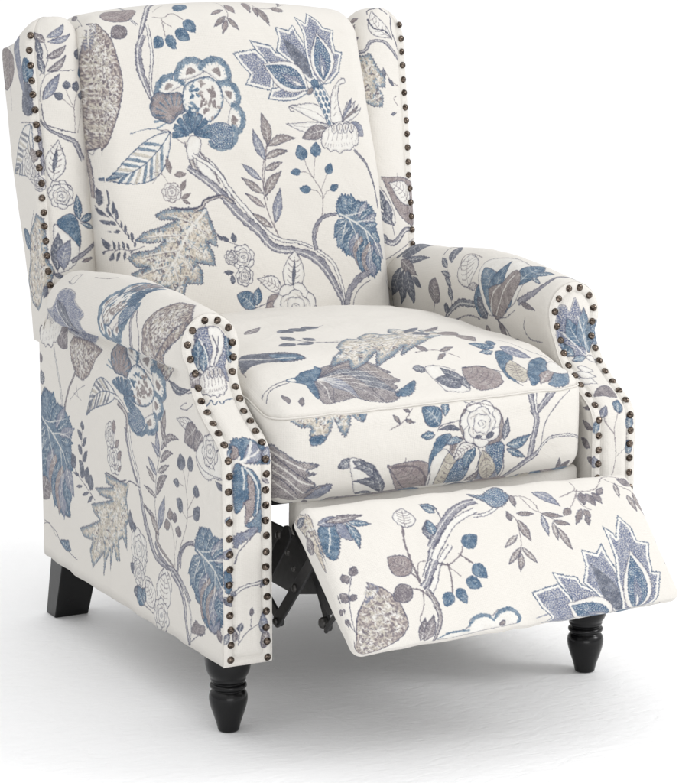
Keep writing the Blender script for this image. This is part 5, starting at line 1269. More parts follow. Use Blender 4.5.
def make_cloth_image():
    sh = Sheet(); pens = {k: Pen(sh, k) for k in PIECE}
    OC = {'c': OUTC, 't': OUTT, 'b': OUTB, 'n': None}
    for it in PRINT:
        piece, kind = it[0], it[1]; p = pens[piece]; A = it[2:]
        if kind == 'M':
            name, ar, ai, br, bi, cj = A; MOTIFS[name](Pen(sh, piece, complex(ar, ai), complex(br, bi), bool(cj)))
        elif kind == 'MA': MOTIFS[A[0]](Pen(sh, piece, aff=list(A[1])))
        elif kind == 'leaf': p.leaf(A[1:3], A[3:5], A[5], A[6], A[0], vein=None if len(A) > 7 and A[7] == 'n' else 'white', w=0.6)
        elif kind == 'feather': p.feather(A[1:3], A[3:5], A[5], A[6], A[0])
        elif kind == 'veined': p.veined(A[1:3], A[3:5], A[5], A[6], A[0])
        elif kind == 'berry': p.berry(A[1:3], A[3:5], A[0], A[5])
        elif kind == 'rose': p.rose(A[0:2], A[2:4])
        elif kind == 'line': p.line(A[2], A[1], OC.get(A[0], A[0]))
        elif kind == 'branch': p.branch(A[2], A[1], A[0], hollow=A[3])
        elif kind == 'poly': p.poly(A[1], A[0], bw=A[2], jag=A[3] * 1.8 + (0.5 if A[4] == 'verm' else 0), curve=not (A[4] == 'verm' and A[5]), tex=A[4], edge=A[5], out=OUTC if A[0] not in ('none',) else None)
        elif kind == 'sprig':
            s_ = Pen(sh, piece, 0.001 + 0j); s_.sprig([(x * 1000, y * 1000) for x, y in A[3]], A[0], A[1], 0.32, A[2])
    tile = lambda n, a, b: np.tile(np.roll(n, (a, b), (0, 1)), (AH // 1024 + 1, AW // 1024 + 1))[:AH, :AW]
    dx = tile(sh.n6, 11, 37) * 0.22 + tile(sh.n2, 5, 300) * 0.5; dy = tile(sh.n6, 400, 90) * 0.22 + tile(sh.n2, 77, 8) * 0.5
    yi = np.clip(np.arange(AH)[:, None] + np.rint(dy).astype(int), 0, AH - 1); xi = np.clip(np.arange(AW)[None, :] + np.rint(dx).astype(int), 0, AW - 1)
    sh.im = sh.im[yi, xi]
    sh.im = (sh.im + np.roll(sh.im, 1, 0) * 0.35 + np.roll(sh.im, 1, 1) * 0.35) / 1.7
    im = np.ones((AH, AW, 4), 'f'); im[..., :3] = np.clip(sh.im, 0, 1)
    img = bpy.data.images.new('cloth_print', AW, AH); img.pixels.foreach_set(im.ravel()); img.update(); img.pack()
    return img

# ------------------------------------------------------------------ chair: measures in metres
ZB = 0.107                                    # underside of the arms
YR = 0.707                                    # rear of the arms

_z = np.array([0.05, 0.400, 0.408, 0.416, 0.424, 0.434, 0.444, 0.454, 0.465, 0.483, 0.504, 0.524, 0.567, 0.62])
_y = np.array([0.00, 0.000, 0.001, 0.005, 0.013, 0.029, 0.047, 0.064, 0.080, 0.097, 0.109, 0.115, 0.118, 0.119])
YF_Z = np.linspace(0.05, 0.62, 400)
_k = np.exp(-(np.linspace(-2, 2, 13)) ** 2); _k /= _k.sum()
YF_Y = np.convolve(np.pad(np.interp(YF_Z, _z, _y), 6, mode='edge'), _k, mode='valid')
def y_front(z):                               # the arm front steps forward below the scroll
    return interp(z, YF_Z, YF_Y)

def arm_profile():
    """(outward X, z) of the arm's section, from the outer foot over the roll to the inner foot"""
    P = []
    for k in range(23): P.append((0.3435, ZB + (0.478 - ZB) * k / 22))
    P += [(0.3435, 0.486), (0.3430, 0.493), (0.3422, 0.499), (0.3420, 0.503), (0.3420, 0.507), (0.3420, 0.511), (0.3421, 0.515), (0.3422, 0.519)]
    cx, cz, rx, rz = 0.3065, 0.548, 0.0440, 0.047
    a0, a1 = rad(-34), rad(186)
    for k in range(31):
        a = a0 + (a1 - a0) * k / 30
        P.append((cx + rx * math.cos(a), cz + rz * math.sin(a)))
    P.append((0.2645, 0.525))
    for k in range(19): P.append((0.2690, 0.505 + (ZB - 0.505) * k / 18))
    return P
PROF = arm_profile()
SARC = [0.0]
for a, b in zip(PROF, PROF[1:]): SARC.append(SARC[-1] + math.dist(a, b))

def arm_point(X, z, y, s=0):
    up = smooth((z - 0.47) / 0.09)
    yy = max(0.0, (y - 0.56) / 0.147)
    z2 = z + 0.016 * math.sin(math.pi * min(1, max(0, (y - 0.113) / 0.45))) * up
    z2 -= 0.105 * yy ** 2.6 * up * min(1, (z - 0.47) / 0.08)
    if y > 0.60 and X > 0.3: X -= 0.010 * smooth((y - 0.60) / 0.10) * up
    X2 = X + (0.004 * math.sin(math.pi * (y - 0.1) / 0.6) if z > 0.47 else 0.0025 * math.sin(math.pi * y / 0.7) * math.sin(math.pi * (z - ZB) / 0.37))
    c = 0.020                                  # rounded lower rear corner
    if y > YR - c: z2 = max(z2, ZB + c - math.sqrt(max(0, c * c - (y - (YR - c)) ** 2)))
    on = smooth((y - 0.118) / 0.07) * (1 - smooth((y - 0.56) / 0.12))            # the padded roll overhangs the outer side
    if X > 0.30:
        X2 += on * 0.0150 * smooth((z - 0.507) / 0.012) * (1 - smooth((z - 0.545) / 0.05))
        z2 -= on * 0.004 * smooth((z - 0.507) / 0.008) * (1 - smooth((z - 0.52) / 0.03))
        X2 -= on * 0.0060 * math.exp(-((z - 0.506) / 0.007) ** 2) + on * 0.003 * math.exp(-((z - 0.49) / 0.02) ** 2)
    return X2, y, z2

def build_arm(sg, parent):
    piece = 'armL' if sg < 0 else 'armR'
    mb = MB(); P, U = [], []
    NY = 64
    for i, (X, z) in enumerate(PROF):
        yf = y_front(z); rp, ru = [], []
        n0 = PROF[max(0, i - 1)]; n1 = PROF[min(len(PROF) - 1, i + 1)]
        tx, tz = n1[0] - n0[0], n1[1] - n0[1]; L = math.hypot(tx, tz); nx, nz = tz / L, -tx / L   # outward normal
        for j in range(NY + 1):
            t = j / NY
            y = yf + (YR - yf) * (t * t * (3 - 2 * t) * 0.5 + 0.5 * t)
            ds = min(y - yf, YR - y)
            rr = 0.012
            inset = rr - math.sqrt(max(0, rr * rr - max(0, rr - ds) ** 2)) if ds < rr else 0
            if y < 0.3: inset *= 0.35
            q = 0.0030 * fbm(y, z, X * 3, 8, 3.3 * sg) + 0.0016 * fbm(y, z, X, 22, 7.1)
            q += 0.0011 * math.sin(y * 75 + 2 * math.sin(z * 40)) * smooth((0.16 - z) / 0.05)
            q *= smooth(ds / 0.04)
            if 0.48 < z < 0.52 and X > 0.32: q -= 0.0018 * abs(math.sin(y * 42 + 3 * math.sin(y * 23))) * smooth((y - 0.14) / 0.08)
            X2, y2, z2 = arm_point(X + nx * (q - inset), z + nz * (q - inset), y)
            rp.append((sg * X2, y2, z2)); ru.append((y, SARC[i]))
        P.append(rp); U.append(ru)
    mb.grid(P, U, piece)
    # rear and underside closing faces
    rear = [r[-1] for r in P]; urear = [r[-1] for r in U]
    half = len(rear) // 2
    a = rear[:half]; b = list(reversed(rear))[:half]
    n = min(len(a), len(b))
    idx = lambda L, k: L[int(round(k * (len(L) - 1) / 20))]
    mb.grid([[idx(rear[:half + 1], k) for k in range(21)], [idx(list(reversed(rear[half:])), k) for k in range(21)]],
            [[(0.70, idx(SARC[:half + 1], k)) for k in range(21)], [(0.62, idx(SARC[:half + 1], k)) for k in range(21)]], piece)
    mb.grid([[p for p in P[0]], [p for p in P[-1]]], [[(u[0], 0.0) for u in U[0]], [(u[0], 0.08) for u in U[0]]], piece)
    arm = link('armrest', mb.mesh('armrest'), CLOTH, parent)
    sub = arm.modifiers.new('sub', 'SUBSURF'); sub.levels = 0; sub.render_levels = 0
    # ---- front panel: a padded band following the arm's outline
    top = max(range(len(PROF)), key=lambda i: PROF[i][1])
    out = PROF[:top + 1]; inn = list(reversed(PROF[top:]))
    zo = [p[1] for p in out]; xo = [p[0] for p in out]
    zi = [p[1] for p in inn]; xi = [p[0] for p in inn]
    ztop = PROF[top][1]
    def halfpair(z): return interp(z, zo, xo), interp(z, zi, xi)
    # front curve arc length
    zz = np.linspace(ZB, ztop, 600); yy = np.array([y_front(z) for z in zz])
    sf = np.concatenate([[0], np.cumsum(np.hypot(np.diff(zz), np.diff(yy)))])
    S = lambda z: float(np.interp(z, zz, sf))
    Z = lambda s_: float(np.interp(s_, sf, zz))
    outline = [(x, S(z)) for x, z in out] + [(x, S(z)) for x, z in reversed(inn)]
    OP = np.array(outline); A = OP[:-1]; Bv = OP[1:] - OP[:-1]; BL = (Bv ** 2).sum(1) + 1e-12
    smax = S(ztop)
    levels = []; s_ = 0.0
    while s_ < smax - 0.045: levels.append(s_); s_ += 0.0035
    n_arc = 22
    s0 = levels[-1]
    for k in range(1, n_arc + 1):
        levels.append(s0 + (smax - s0) * math.sin(math.pi / 2 * k / n_arc))
    NX = 34
    P, U = [], []
    for lv in levels:
        z = Z(lv); xo_, xi_ = halfpair(z); cx = (xo_ + xi_) / 2; hw = (xo_ - xi_) / 2 + 0.0008
        if lv >= smax - 1e-6: hw = 0.0005
        dz = 0.002; ty, tz = (y_front(min(z + dz, ztop)) - y_front(z - dz)), 2 * dz; L = math.hypot(ty, tz)
        ny, nz = -tz / L, ty / L
        rp, ru = [], []
        for k in range(NX + 1):
            a = -math.cos(math.pi * k / NX) * 0.35 + (2 * k / NX - 1) * 0.65
            x = cx + a * hw
            p = np.array([x, lv]); t = np.clip(((p - A) * Bv).sum(1) / BL, 0, 1)
            d = math.sqrt(float((((A + Bv * t[:, None]) - p) ** 2).sum(1).min()))
            d = min(d, lv + 1e-4)
            h = 0.0055 * math.sqrt(min(1, d / 0.005) * (2 - min(1, d / 0.005)))
            h -= 0.0035 * math.exp(-((d - 0.0145) / 0.0016) ** 2)
            if d > 0.0145: h += 0.003 * smooth((d - 0.0145) / 0.012)
            h += 0.0008 * fbm(x, lv, sg, 30, 2)
            y = y_front(z) - 0.001 + ny * h; z2 = z + nz * h * (1 if z < 0.55 else 0.2)
            X2, y2, z3 = arm_point(x, z2, max(y, -0.02))
            rp.append((sg * X2, y, z3)); ru.append((sg * (x - 0.306), lv))
        P.append(rp); U.append(ru)
    mb = MB(); mb.grid(P, U, 'capL' if sg < 0 else 'capR')
    panel = link('front_panel', mb.mesh('front_panel'), CLOTH, arm)
    # ---- nails along the panel's edge
    off = []
    n = len(outline)
    for i in range(n):
        p0 = outline[max(0, i - 1)]; p1 = outline[min(n - 1, i + 1)]
        tx, ts = p1[0] - p0[0], p1[1] - p0[1]; L = math.hypot(tx, ts)
        if L < 1e-9: continue
        off.append((outline[i][0] - ts / L * 0.0085, outline[i][1] + tx / L * 0.0085))   # to the inside
    spots = resample(off, 0.0222, 0.011)
    res = []
    for x, s2 in spots:
        z = Z(s2)
        dz = 0.003; ty, tz = (y_front(z + dz) - y_front(z - dz)), 2 * dz; L = math.hypot(ty, tz)
        nrm = Vector((0, -tz / L, ty / L))
        X2, y2, z2 = arm_point(x, z, y_front(z))
        res.append((Vector((sg * X2, y_front(z) - 0.0055, z2 + nrm.z * 0.004)), nrm, arm))
    return arm, res

def resample(pts, step, start):
    out = []; acc = -start; last = pts[0]
    for p in pts[1:]:
        seg = math.dist(last, p)
        if seg < 1e-9: continue
        while acc + seg >= 0 and acc <= 0:
            t = -acc / seg
            if t > 1: break
            out.append((last[0] + (p[0] - last[0]) * t, last[1] + (p[1] - last[1]) * t))
            acc -= step
        acc += seg; last = p
    return out

# ---- wings -------------------------------------------------------------------
WY = lambda z: 0.668 + (z - 0.559) * 0.148          # front of the wing leans back
def build_wing(sg, parent):
    piece = 'wingL' if sg < 0 else 'wingR'
    # section (outward X, depth d from the front plane), rear outer -> front outer -> front inner -> rear inner
    sec = []
    for k in range(9): sec.append((0.3435 - 0.004 * (1 - k / 8), 0.116 - (0.116 - 0.006) * k / 8))
    sec += [(0.3430, 0.003), (0.3410, 0.0008), (0.3370, 0.0)]
    xs_ = [0.334, 0.331, 0.3295, 0.3280, 0.3265, 0.325, 0.322] + [0.322 - 0.043 * k / 9 for k in range(1, 10)]
    for x in xs_:
        sec.append((x, -0.016 * math.sin(math.pi * 0.5 * (0.337 - x) / 0.058) + 0.0028 * math.exp(-((x - 0.3280) / 0.0017) ** 2)))
    for k in range(1, 11):
        a = math.pi / 2 * k / 10; sec.append((0.279 - 0.036 * math.sin(a), 0.021 - 0.037 * math.cos(a)))
    for k in range(1, 6): sec.append((0.243, 0.021 + 0.084 * k / 5))
    arc = [0.0]
    for a, b in zip(sec, sec[1:]): arc.append(arc[-1] + math.dist(a, b))
    rows = [(z, 0.0) for z in np.linspace(0.46, 0.925, 46)] + [(0.925, a) for a in np.linspace(0, math.pi / 2, 15)[1:]]
    P = [[] for _ in sec]; U = [[] for _ in sec]
    for z, a in rows:
        sx = 1 if a == 0 else max(0.02, math.cos(a)) ** 0.45
        for i, (X, d) in enumerate(sec):
            Xc = 0.296
            se = sx + (1 - sx) * 0.85 * smooth((d - 0.02) / 0.07) * (1 if X > 0.3 else 0.5)
            X1 = Xc + (X - Xc) * se
            up = 0.058 * math.sin(a) * (1 - 0.45 * smooth((d - 0.01) / 0.08))
            up -= 0.35 * max(0, X1 - 0.305) * math.sin(a)
            z1 = z + up
            dd = d + 0.01 * (1 - math.cos(a)) if d < 0.05 else d
            q = 0.0016 * fbm(X1 * sg, z1, d, 14, 5) + 0.0008 * fbm(X1 * sg, z1, d, 40, 5)
            dd = dd * (1 - 0.26 * smooth((0.78 - z1) / 0.26)) if d > 0.02 else dd
            zr = z1 - max(0, d) * 0.16 * smooth((z1 - 0.80) / 0.15)
            y = WY(z1) + dd + q
            wide = 0.012 * (z1 - 0.7)
            P[i].append((sg * (X1 + wide - (0.0 if d < 0.02 else 0.04 * max(0, 0.62 - z1) * 0)), y, zr))
            U[i].append((arc[i], z1 - 0.46 + 0.02 * math.sin(a)))
    mb = MB(); mb.grid(P, U, piece)
    h_ = len(P) // 2; L_ = [r[-1] for r in P]
    mb.grid([[L_[int(k * h_ / 12)] for k in range(13)], [L_[len(L_) - 1 - int(k * (len(L_) - 1 - h_) / 12)] for k in range(13)]], [[(0.05, 0.5)] * 13] * 2, piece)
    w = link('wing', mb.mesh('wing'), CLOTH, parent)
    res = []
    z = 0.954
    while z > 0.53:
        zz = z
        X = 0.3358 + 0.012 * (zz - 0.7) - (0.003 if z > 0.94 else 0)
        res.append((Vector((sg * X, WY(zz) - 0.0012, zz)), Vector((sg * 0.25, -1, 0.12)).normalized(), w))
        z -= 0.0232
    # piping beside the nails
    return w, res

# ---- back cushion --------------------------------------------------------------
def build_back(parent):
    z0, z1 = 0.43, 0.982
    hz = (z1 - z0) / 2; cz = (z1 + z0) / 2
    slope = 0.250
    def deform(p):
        x, y, z = p
        fx = 1 - (x / 0.26) ** 2; fz = 1 - (z / hz) ** 2
        y2 = y
        if y < 0.06:
            y2 -= 0.020 * max(0, fx) ** 0.6 * (0.35 + 0.65 * max(0, fz) ** 0.5)
            y2 += 0.0045 * fbm(x, z, 0, 6, 1.5) + 0.0020 * fbm(x, z, 0, 18, 4)
        z2 = z
        if z > 0: z2 += (0.026 * max(0, 1 - (x / 0.27) ** 2) ** 0.8 - 0.010) * smooth((z - 0.1) / (hz - 0.1))
        x2 = x * (1 + 0.02 * (z / hz)) if z < 0 else x * (1 - 0.020 * (z / hz)) - 0.007 * (z / hz)
        Z = cz + z2
        if y > 0: Z -= 0.01 * smooth(y / 0.1)
        Y = 0.668 + (Z - 0.559) * slope + y2
        return (x2, Y, Z)
    def uvf(face, p):
        if face in 'yY': return 'back', p[0] * (1 if face == 'y' else -1), p[2] + hz
        if face == 'Z': return 'back', p[0], 2 * hz + (p[1] + 0.075)
        return 'back', (0.25 if face == 'X' else -0.25) + (p[1] + 0.075) * (1 if face == 'X' else -1) * 0.4, p[2] + hz
    mb = MB()
    rbox(mb, (0.258, 0.075, hz), 0.038, (48, 4, 52), deform, uvf)
    return link('back_cushion', mb.mesh('back_cushion'), CLOTH, parent)

def build_back_shell(parent):
    def deform(p):
        x, y, z = p; Z = 0.575 + z
        Z2 = Z - (0.03 if z > 0.3 else 0)
        return (x * (0.80 + 0.20 * smooth((Z - 0.45) / 0.15)), 0.775 + (Z - 0.559) * 0.150 + y, Z)
    def uvf(face, p): return 'armR', 0.35 + p[0], 0.45 + p[2] * 0.9
    mb = MB(); rbox(mb, (0.322, 0.022, 0.345), 0.012, (8, 2, 10), deform, uvf)
    return link('back_panel', mb.mesh('back_panel'), CLOTH, parent)

# ---- seat cushion ----------------------------------------------------------------
def build_seat(parent):
    z0, z1 = 0.326, 0.480; hz = (z1 - z0) / 2; cz = (z0 + z1) / 2
    y0, y1 = 0.004, 0.64; hy = (y1 - y0) / 2; cy = (y0 + y1) / 2
    zs = 0.458 - cz                      # the seam along the top edge
    def deform(p):
        x, y, z = p
        fx = max(0, 1 - (x / 0.262) ** 2); fy = max(0, 1 - (y / hy) ** 2)
        X, Y, Z = x, y, z
        t = smooth((z + 0.02) / 0.07)
        Z += t * (0.030 * fx ** 0.7 * (0.4 + 0.6 * fy ** 0.5) * smooth((y + hy) / 0.15) + 0.012 * smooth((-y + 0.25) / 0.2) * 0 )
        if z > 0: Z += 0.018 * t * smooth((y + hy - 0.02) / 0.10) * (1 - 0.6 * smooth((y - 0.05) / 0.25))
        # front bulge
        fr = smooth((-y - hy + 0.10) / 0.09)
        Y -= fr * 0.027 * (max(0, 1 - (x / 0.262) ** 4)) * max(0, 1 - ((z + 0.005) / hz) ** 2) ** 0.5
        # belly of the side
        sd = smooth((abs(x) - 0.20) / 0.06)
        # seam groove: points near zs on the front and the sides pulled in
        g = math.exp(-((z - zs) / 0.0022) ** 2)
        k = 0.0026 * g
        if y < -hy + 0.06: Y += k * 0.8
        if abs(x) > 0.22: X -= math.copysign(k, x)
        w = 0.0042 * fbm(x, y, z, 7, 9) + 0.0018 * fbm(x, y, z, 22, 2) + 0.0012 * abs(noise.noise(Vector((x * 60, y * 18, z * 60)))) * smooth((0.05 - abs(z - zs)) / 0.05)
        if z > 0.03: Z += w
        elif y < -hy + 0.03: Y += 0.8 * w
        
        return (X, cy + Y, cz + Z)
    def uvf(face, p, cen=None):
        cen = cen or p
        if face in 'zZ': return 'seat', p[0], p[1] + cy
        if face == 'y':
            if cen[2] > zs: return 'seat', p[0], y0 - (hz - p[2])
            return 'front', p[0], p[2] + cz
        if face in 'xX': return 'front', (-1 if face == 'x' else 1) * (0.263 + (p[1] + hy)), p[2] + cz
        return 'side', p[0] + 0.28, p[2] + hz - 0.01
    mb = MB()
    rbox(mb, (0.263, hy, hz), 0.035, (56, 50, 14), deform, uvf, extra=((2, [zs - 0.004, zs - 0.002, zs, zs + 0.002, zs + 0.004]),), per_quad=True)
    # corded seam along the top edge
    pts = [deform(Vector((-0.263, y, zs))) for y in np.linspace(hy * 0.2, -hy + 0.03, 14)]
    for k in range(1, 7):
        a = math.pi / 2 * k / 7; pts.append(deform(Vector((-0.233 - 0.030 * math.cos(a), -hy + 0.030 - 0.030 * math.sin(a), zs))))
    pts += [deform(Vector((x, -hy, zs))) for x in np.linspace(-0.233, 0.233, 60)]
    for k in range(1, 7):
        a = math.pi / 2 * (1 - k / 7); pts.append(deform(Vector((0.233 + 0.030 * math.cos(a), -hy + 0.030 - 0.030 * math.sin(a), zs))))
    pts += [deform(Vector((0.263, y, zs))) for y in np.linspace(-hy + 0.03, hy * 0.2, 14)]
    tube(mb, pts, 0.0013, 6, 'side', (0.02, 0.0))
    return link('seat_cushion', mb.mesh('seat_cushion'), CLOTH, parent)

# ---- footrest ----------------------------------------------------------------------
FT = Vector((0, -0.085, 0.340)); FB = Vector((0, -0.238, 0.180))
def build_foot(parent):
    d = (FT - FB); L = d.length; v = d.normalized(); nrm = Vector((0, -v.z, v.y))
    hv = L / 2 + 0.004; mid = (FT + FB) / 2
    def deform(p):
        x, n, w = p            # n: + is the back side
        fx = max(0, 1 - (x / 0.27) ** 2); fw = max(0, 1 - (w / hv) ** 2)
        th = 1.0 + 0.0 * w
        n2 = n
        if n < 0: n2 = n - 0.026 * fx ** 0.5 * fw ** 0.6
        # the pad is a wedge: thick at the top, thin at the lower edge
        wedge = interp(w, [-hv, -hv * 0.2, hv], [0.30, 0.65, 1.0])
        n3 = (n2 + 0.024) * wedge - 0.024
        n3 += 0.0022 * fx * math.sin(x * 95 + 1.5 * math.sin(x * 31)) * math.exp(-((hv - abs(w)) / 0.018) ** 2) + 0.0032 * fbm(x, w, 0, 9, 6) + 0.0013 * fbm(x, w, 0, 28, 6)
        w2 = w - 0.004 * math.sin(6.3 * x) * (1 if w < 0 else 0)
        xx = 0.007 + x * (1 - 0.016 * (-w / hv))
        lx, tw = 0.5 - x / 0.53, 0.5 + w / hv / 2
        P = mid + v * w2 - nrm * (0.0) + nrm * (-(n3 + 0.024))
        return (xx, P.y, P.z + 0.009 * lx * tw + 0.018 * (1 - lx) * (1 - tw))
    def uvf(face, p):
        if face in 'yY': return 'foot', p[0], p[2] + hv
        if face in 'zZ': return 'foot', p[0], (2 * hv + p[1] + 0.024) if face == 'Z' else (-p[1] - 0.024)
        return 'foot', math.copysign(0.262 + p[1] + 0.024, p[0]), p[2] + hv
    mb = MB()
    rbox(mb, (0.266, 0.024, hv), 0.014, (52, 2, 24), deform, uvf)
    return link('footrest', mb.mesh('footrest'), CLOTH, parent)

# ---- legs ----------------------------------------------------------------------------
def build_turned_leg(sg, parent):
    prof = [(0.0, 0.0), (0.0138, 0.0), (0.0156, 0.0015), (0.0160, 0.004), (0.0176, 0.011), (0.0215, 0.021), (0.0255, 0.032), (0.0280, 0.041),
            (0.0286, 0.0475), (0.0272, 0.0535), (0.0235, 0.0570), (0.0222, 0.0580), (0.0240, 0.0590), (0.0266, 0.0605), (0.0275, 0.0630),
            (0.0268, 0.0655), (0.0240, 0.0668), (0.0224, 0.0676), (0.0236, 0.0690), (0.0254, 0.0702), (0.0262, 0.0722), (0.0256, 0.0740),
            (0.0262, 0.0752), (0.0298, 0.0795), (0.0325, 0.0865), (0.0338, 0.0950), (0.0338, 0.1085)]
    # turn the lathe outline with extra points for roundness
    N = 48
    P = [[(r * math.cos(2 * math.pi * k / N), r * math.sin(2 * math.pi * k / N), z * 1.095 - 0.0105) for k in range(N + 1)] for r, z in prof]
    mb = MB(); mb.grid(P)
    me = mb.mesh('leg')
    o = link('leg', me, BLACKWOOD, parent)
    o.location = (sg * 0.3065, 0.063, 0)
    s = o.modifiers.new('sub', 'SUBSURF'); s.levels = 1; s.render_levels = 1
    return o

def build_rear_leg(sg, parent):
    bm = bmesh.new()
    def ring(cx, cy, hx, hy, z): return [bm.verts.new((sg * (cx + a * hx), cy + b * hy, z)) for a, b in ((-1, -1), (1, -1), (1, 1), (-1, 1))]
    rs = [ring(0.290, 0.735, 0.030, 0.020, -0.0105), ring(0.288, 0.700, 0.033, 0.026, 0.09), ring(0.286, 0.670, 0.032, 0.030, 0.20)]
    for a, b in zip(rs, rs[1:]):
        for k in range(4): bm.faces.new((a[k], a[(k + 1) % 4], b[(k + 1) % 4], b[k]))
    bm.faces.new(rs[0]); bm.faces.new(rs[-1])
    bmesh.ops.recalc_face_normals(bm, faces=bm.faces)
    me = bpy.data.meshes.new('leg'); bm.to_mesh(me); bm.free()
    o = link('leg', me, BLACKWOOD, parent, smooth=False)
    b = o.modifiers.new('b', 'BEVEL'); b.width = 0.002; b.segments = 2
    return o

# ---- mechanism: flat steel links in a vertical plane -----------------------------------
def bar(name, pts, w, th, x, mat, parent, holes=()):
    """flat link through (y, z) points with round ends"""
    bm = bmesh.new()
    def hull_seg(a, b):
        a = Vector(a); b = Vector(b); d = (b - a).normalized(); n = Vector((-d.y, d.x))
        loop = []
        for k in range(9):
            t = math.pi / 2 + math.pi * k / 8
            loop.append(a + (d * math.cos(t) + n * math.sin(t)) * w)
        for k in range(9):
            t = -math.pi / 2 + math.pi * k / 8
            loop.append(b + (d * math.cos(t) + n * math.sin(t)) * w)
        return loop
    for i, (a, b) in enumerate(zip(pts, pts[1:])):
        loop = hull_seg(a, b); xx = x + 0.0002 * i
        f0 = [bm.verts.new((xx - th / 2, p.x, p.y)) for p in loop]
        f1 = [bm.verts.new((xx + th / 2, p.x, p.y)) for p in loop]
        bm.faces.new(f0); bm.faces.new(list(reversed(f1)))
        for k in range(len(loop)):
            bm.faces.new((f0[k], f0[(k + 1) % len(loop)], f1[(k + 1) % len(loop)], f1[k]))
    bmesh.ops.recalc_face_normals(bm, faces=bm.faces)
    me = bpy.data.meshes.new(name); bm.to_mesh(me); bm.free()
    o = link(name, me, mat, parent, smooth=False)
    b = o.modifiers.new('b', 'BEVEL'); b.width = 0.0008; b.segments = 2; b.limit_method = 'ANGLE'
    return o

def disc(bm, x, y, z, r, h, sg):
    n = 20
    for (ra, xa), (rb, xb) in (((r, 0), (r, h * 0.6)), ((r, h * 0.6), (r * 0.75, h)), ((r * 0.75, h), (0.0001, h * 1.15))):
        A = [bm.verts.new((x + sg * xa, y + ra * math.cos(2 * math.pi * k / n), z + ra * math.sin(2 * math.pi * k / n))) for k in range(n)]
        B = [bm.verts.new((x + sg * xb, y + rb * math.cos(2 * math.pi * k / n), z + rb * math.sin(2 * math.pi * k / n))) for k in range(n)]
        for k in range(n): bm.faces.new((A[k], A[(k + 1) % n], B[(k + 1) % n], B[k]))

def plate(name, poly, x, th, mat, parent):
    bm = bmesh.new()
    f0 = [bm.verts.new((x - th / 2, a, b)) for a, b in poly]; f1 = [bm.verts.new((x + th / 2, a, b)) for a, b in poly]
    bm.faces.new(f0); bm.faces.new(list(reversed(f1)))
    for k in range(len(poly)): bm.faces.new((f0[k], f0[(k + 1) % len(poly)], f1[(k + 1) % len(poly)], f1[k]))
    bmesh.ops.recalc_face_normals(bm, faces=bm.faces)
    me = bpy.data.meshes.new(name); bm.to_mesh(me); bm.free()
    o = link(name, me, mat, parent, smooth=False)
    b = o.modifiers.new('b', 'BEVEL'); b.width = 0.001; b.segments = 2
    return o

def build_mechanism(sg, parent):
    X = sg * 0.222
    m = plate('side_plate', [(0.34, 0.26), (0.10, 0.262), (0.03, 0.285), (0.00, 0.262), (-0.045, 0.235), (-0.045, 0.205), (0.10, 0.168), (0.34, 0.17)], sg * 0.180, 0.004, STEEL, parent)
    m.name = 'recliner_mechanism'
    b1 = bar('link_bar', [(0.031, 0.281), (0.115, 0.185)], 0.0125, 0.004, X + sg * 0.004, STEEL, m)
    b2 = bar('link_bar', [(0.135, 0.205), (0.042, 0.150)], 0.0085, 0.004, X + sg * 0.010, STEEL, m)
    b3 = bar('link_bar', [(0.042, 0.150), (-0.066, 0.262)], 0.0095, 0.004, X + sg * 0.0155, STEEL, m)
    b4 = bar('link_bar', [(0.022, 0.291), (-0.040, 0.232), (-0.085, 0.196)], 0.0065, 0.004, X - sg * 0.004, STEEL, m)
    b5 = bar('link_bar', [(-0.030, 0.235), (-0.072, 0.170)], 0.0080, 0.004, X - sg * 0.010, STEEL, m)
    b6 = bar('link_bar', [(-0.078, 0.165), (-0.125, 0.215)], 0.0040, 0.003, X - sg * 0.002, STEEL, m)
    for (y, z, r) in ((0.031, 0.281, 0.006), (0.042, 0.150, 0.0055), (-0.02, 0.215, 0.006), (0.0, 0.262, 0.004), (-0.02, 0.243, 0.004), (-0.066, 0.173, 0.0085), (0.10, 0.198, 0.005)):
        bm = bmesh.new()
        disc(bm, X + sg * 0.0175 if r < 0.008 else X - sg * 0.008, y, z, r, 0.004 if r < 0.008 else 0.009, sg)
        bmesh.ops.remove_doubles(bm, verts=bm.verts, dist=1e-6)
        bmesh.ops.recalc_face_normals(bm, faces=bm.faces)
        me = bpy.data.meshes.new('rivet'); bm.to_mesh(me); bm.free()
        link('rivet', me, RIVET, m)
    return m

def box_part(name, lo, hi, mat, parent, bev=0.003):
    bm = bmesh.new(); bmesh.ops.create_cube(bm, size=1)
    for v in bm.verts:
        v.co = Vector([lo[k] + (hi[k] - lo[k]) * (v.co[k] + 0.5) for k in range(3)])
    me = bpy.data.meshes.new(name); bm.to_mesh(me); bm.free()
    o = link(name, me, mat, parent, smooth=False)
    b = o.modifiers.new('b', 'BEVEL'); b.width = bev; b.segments = 2
    return o

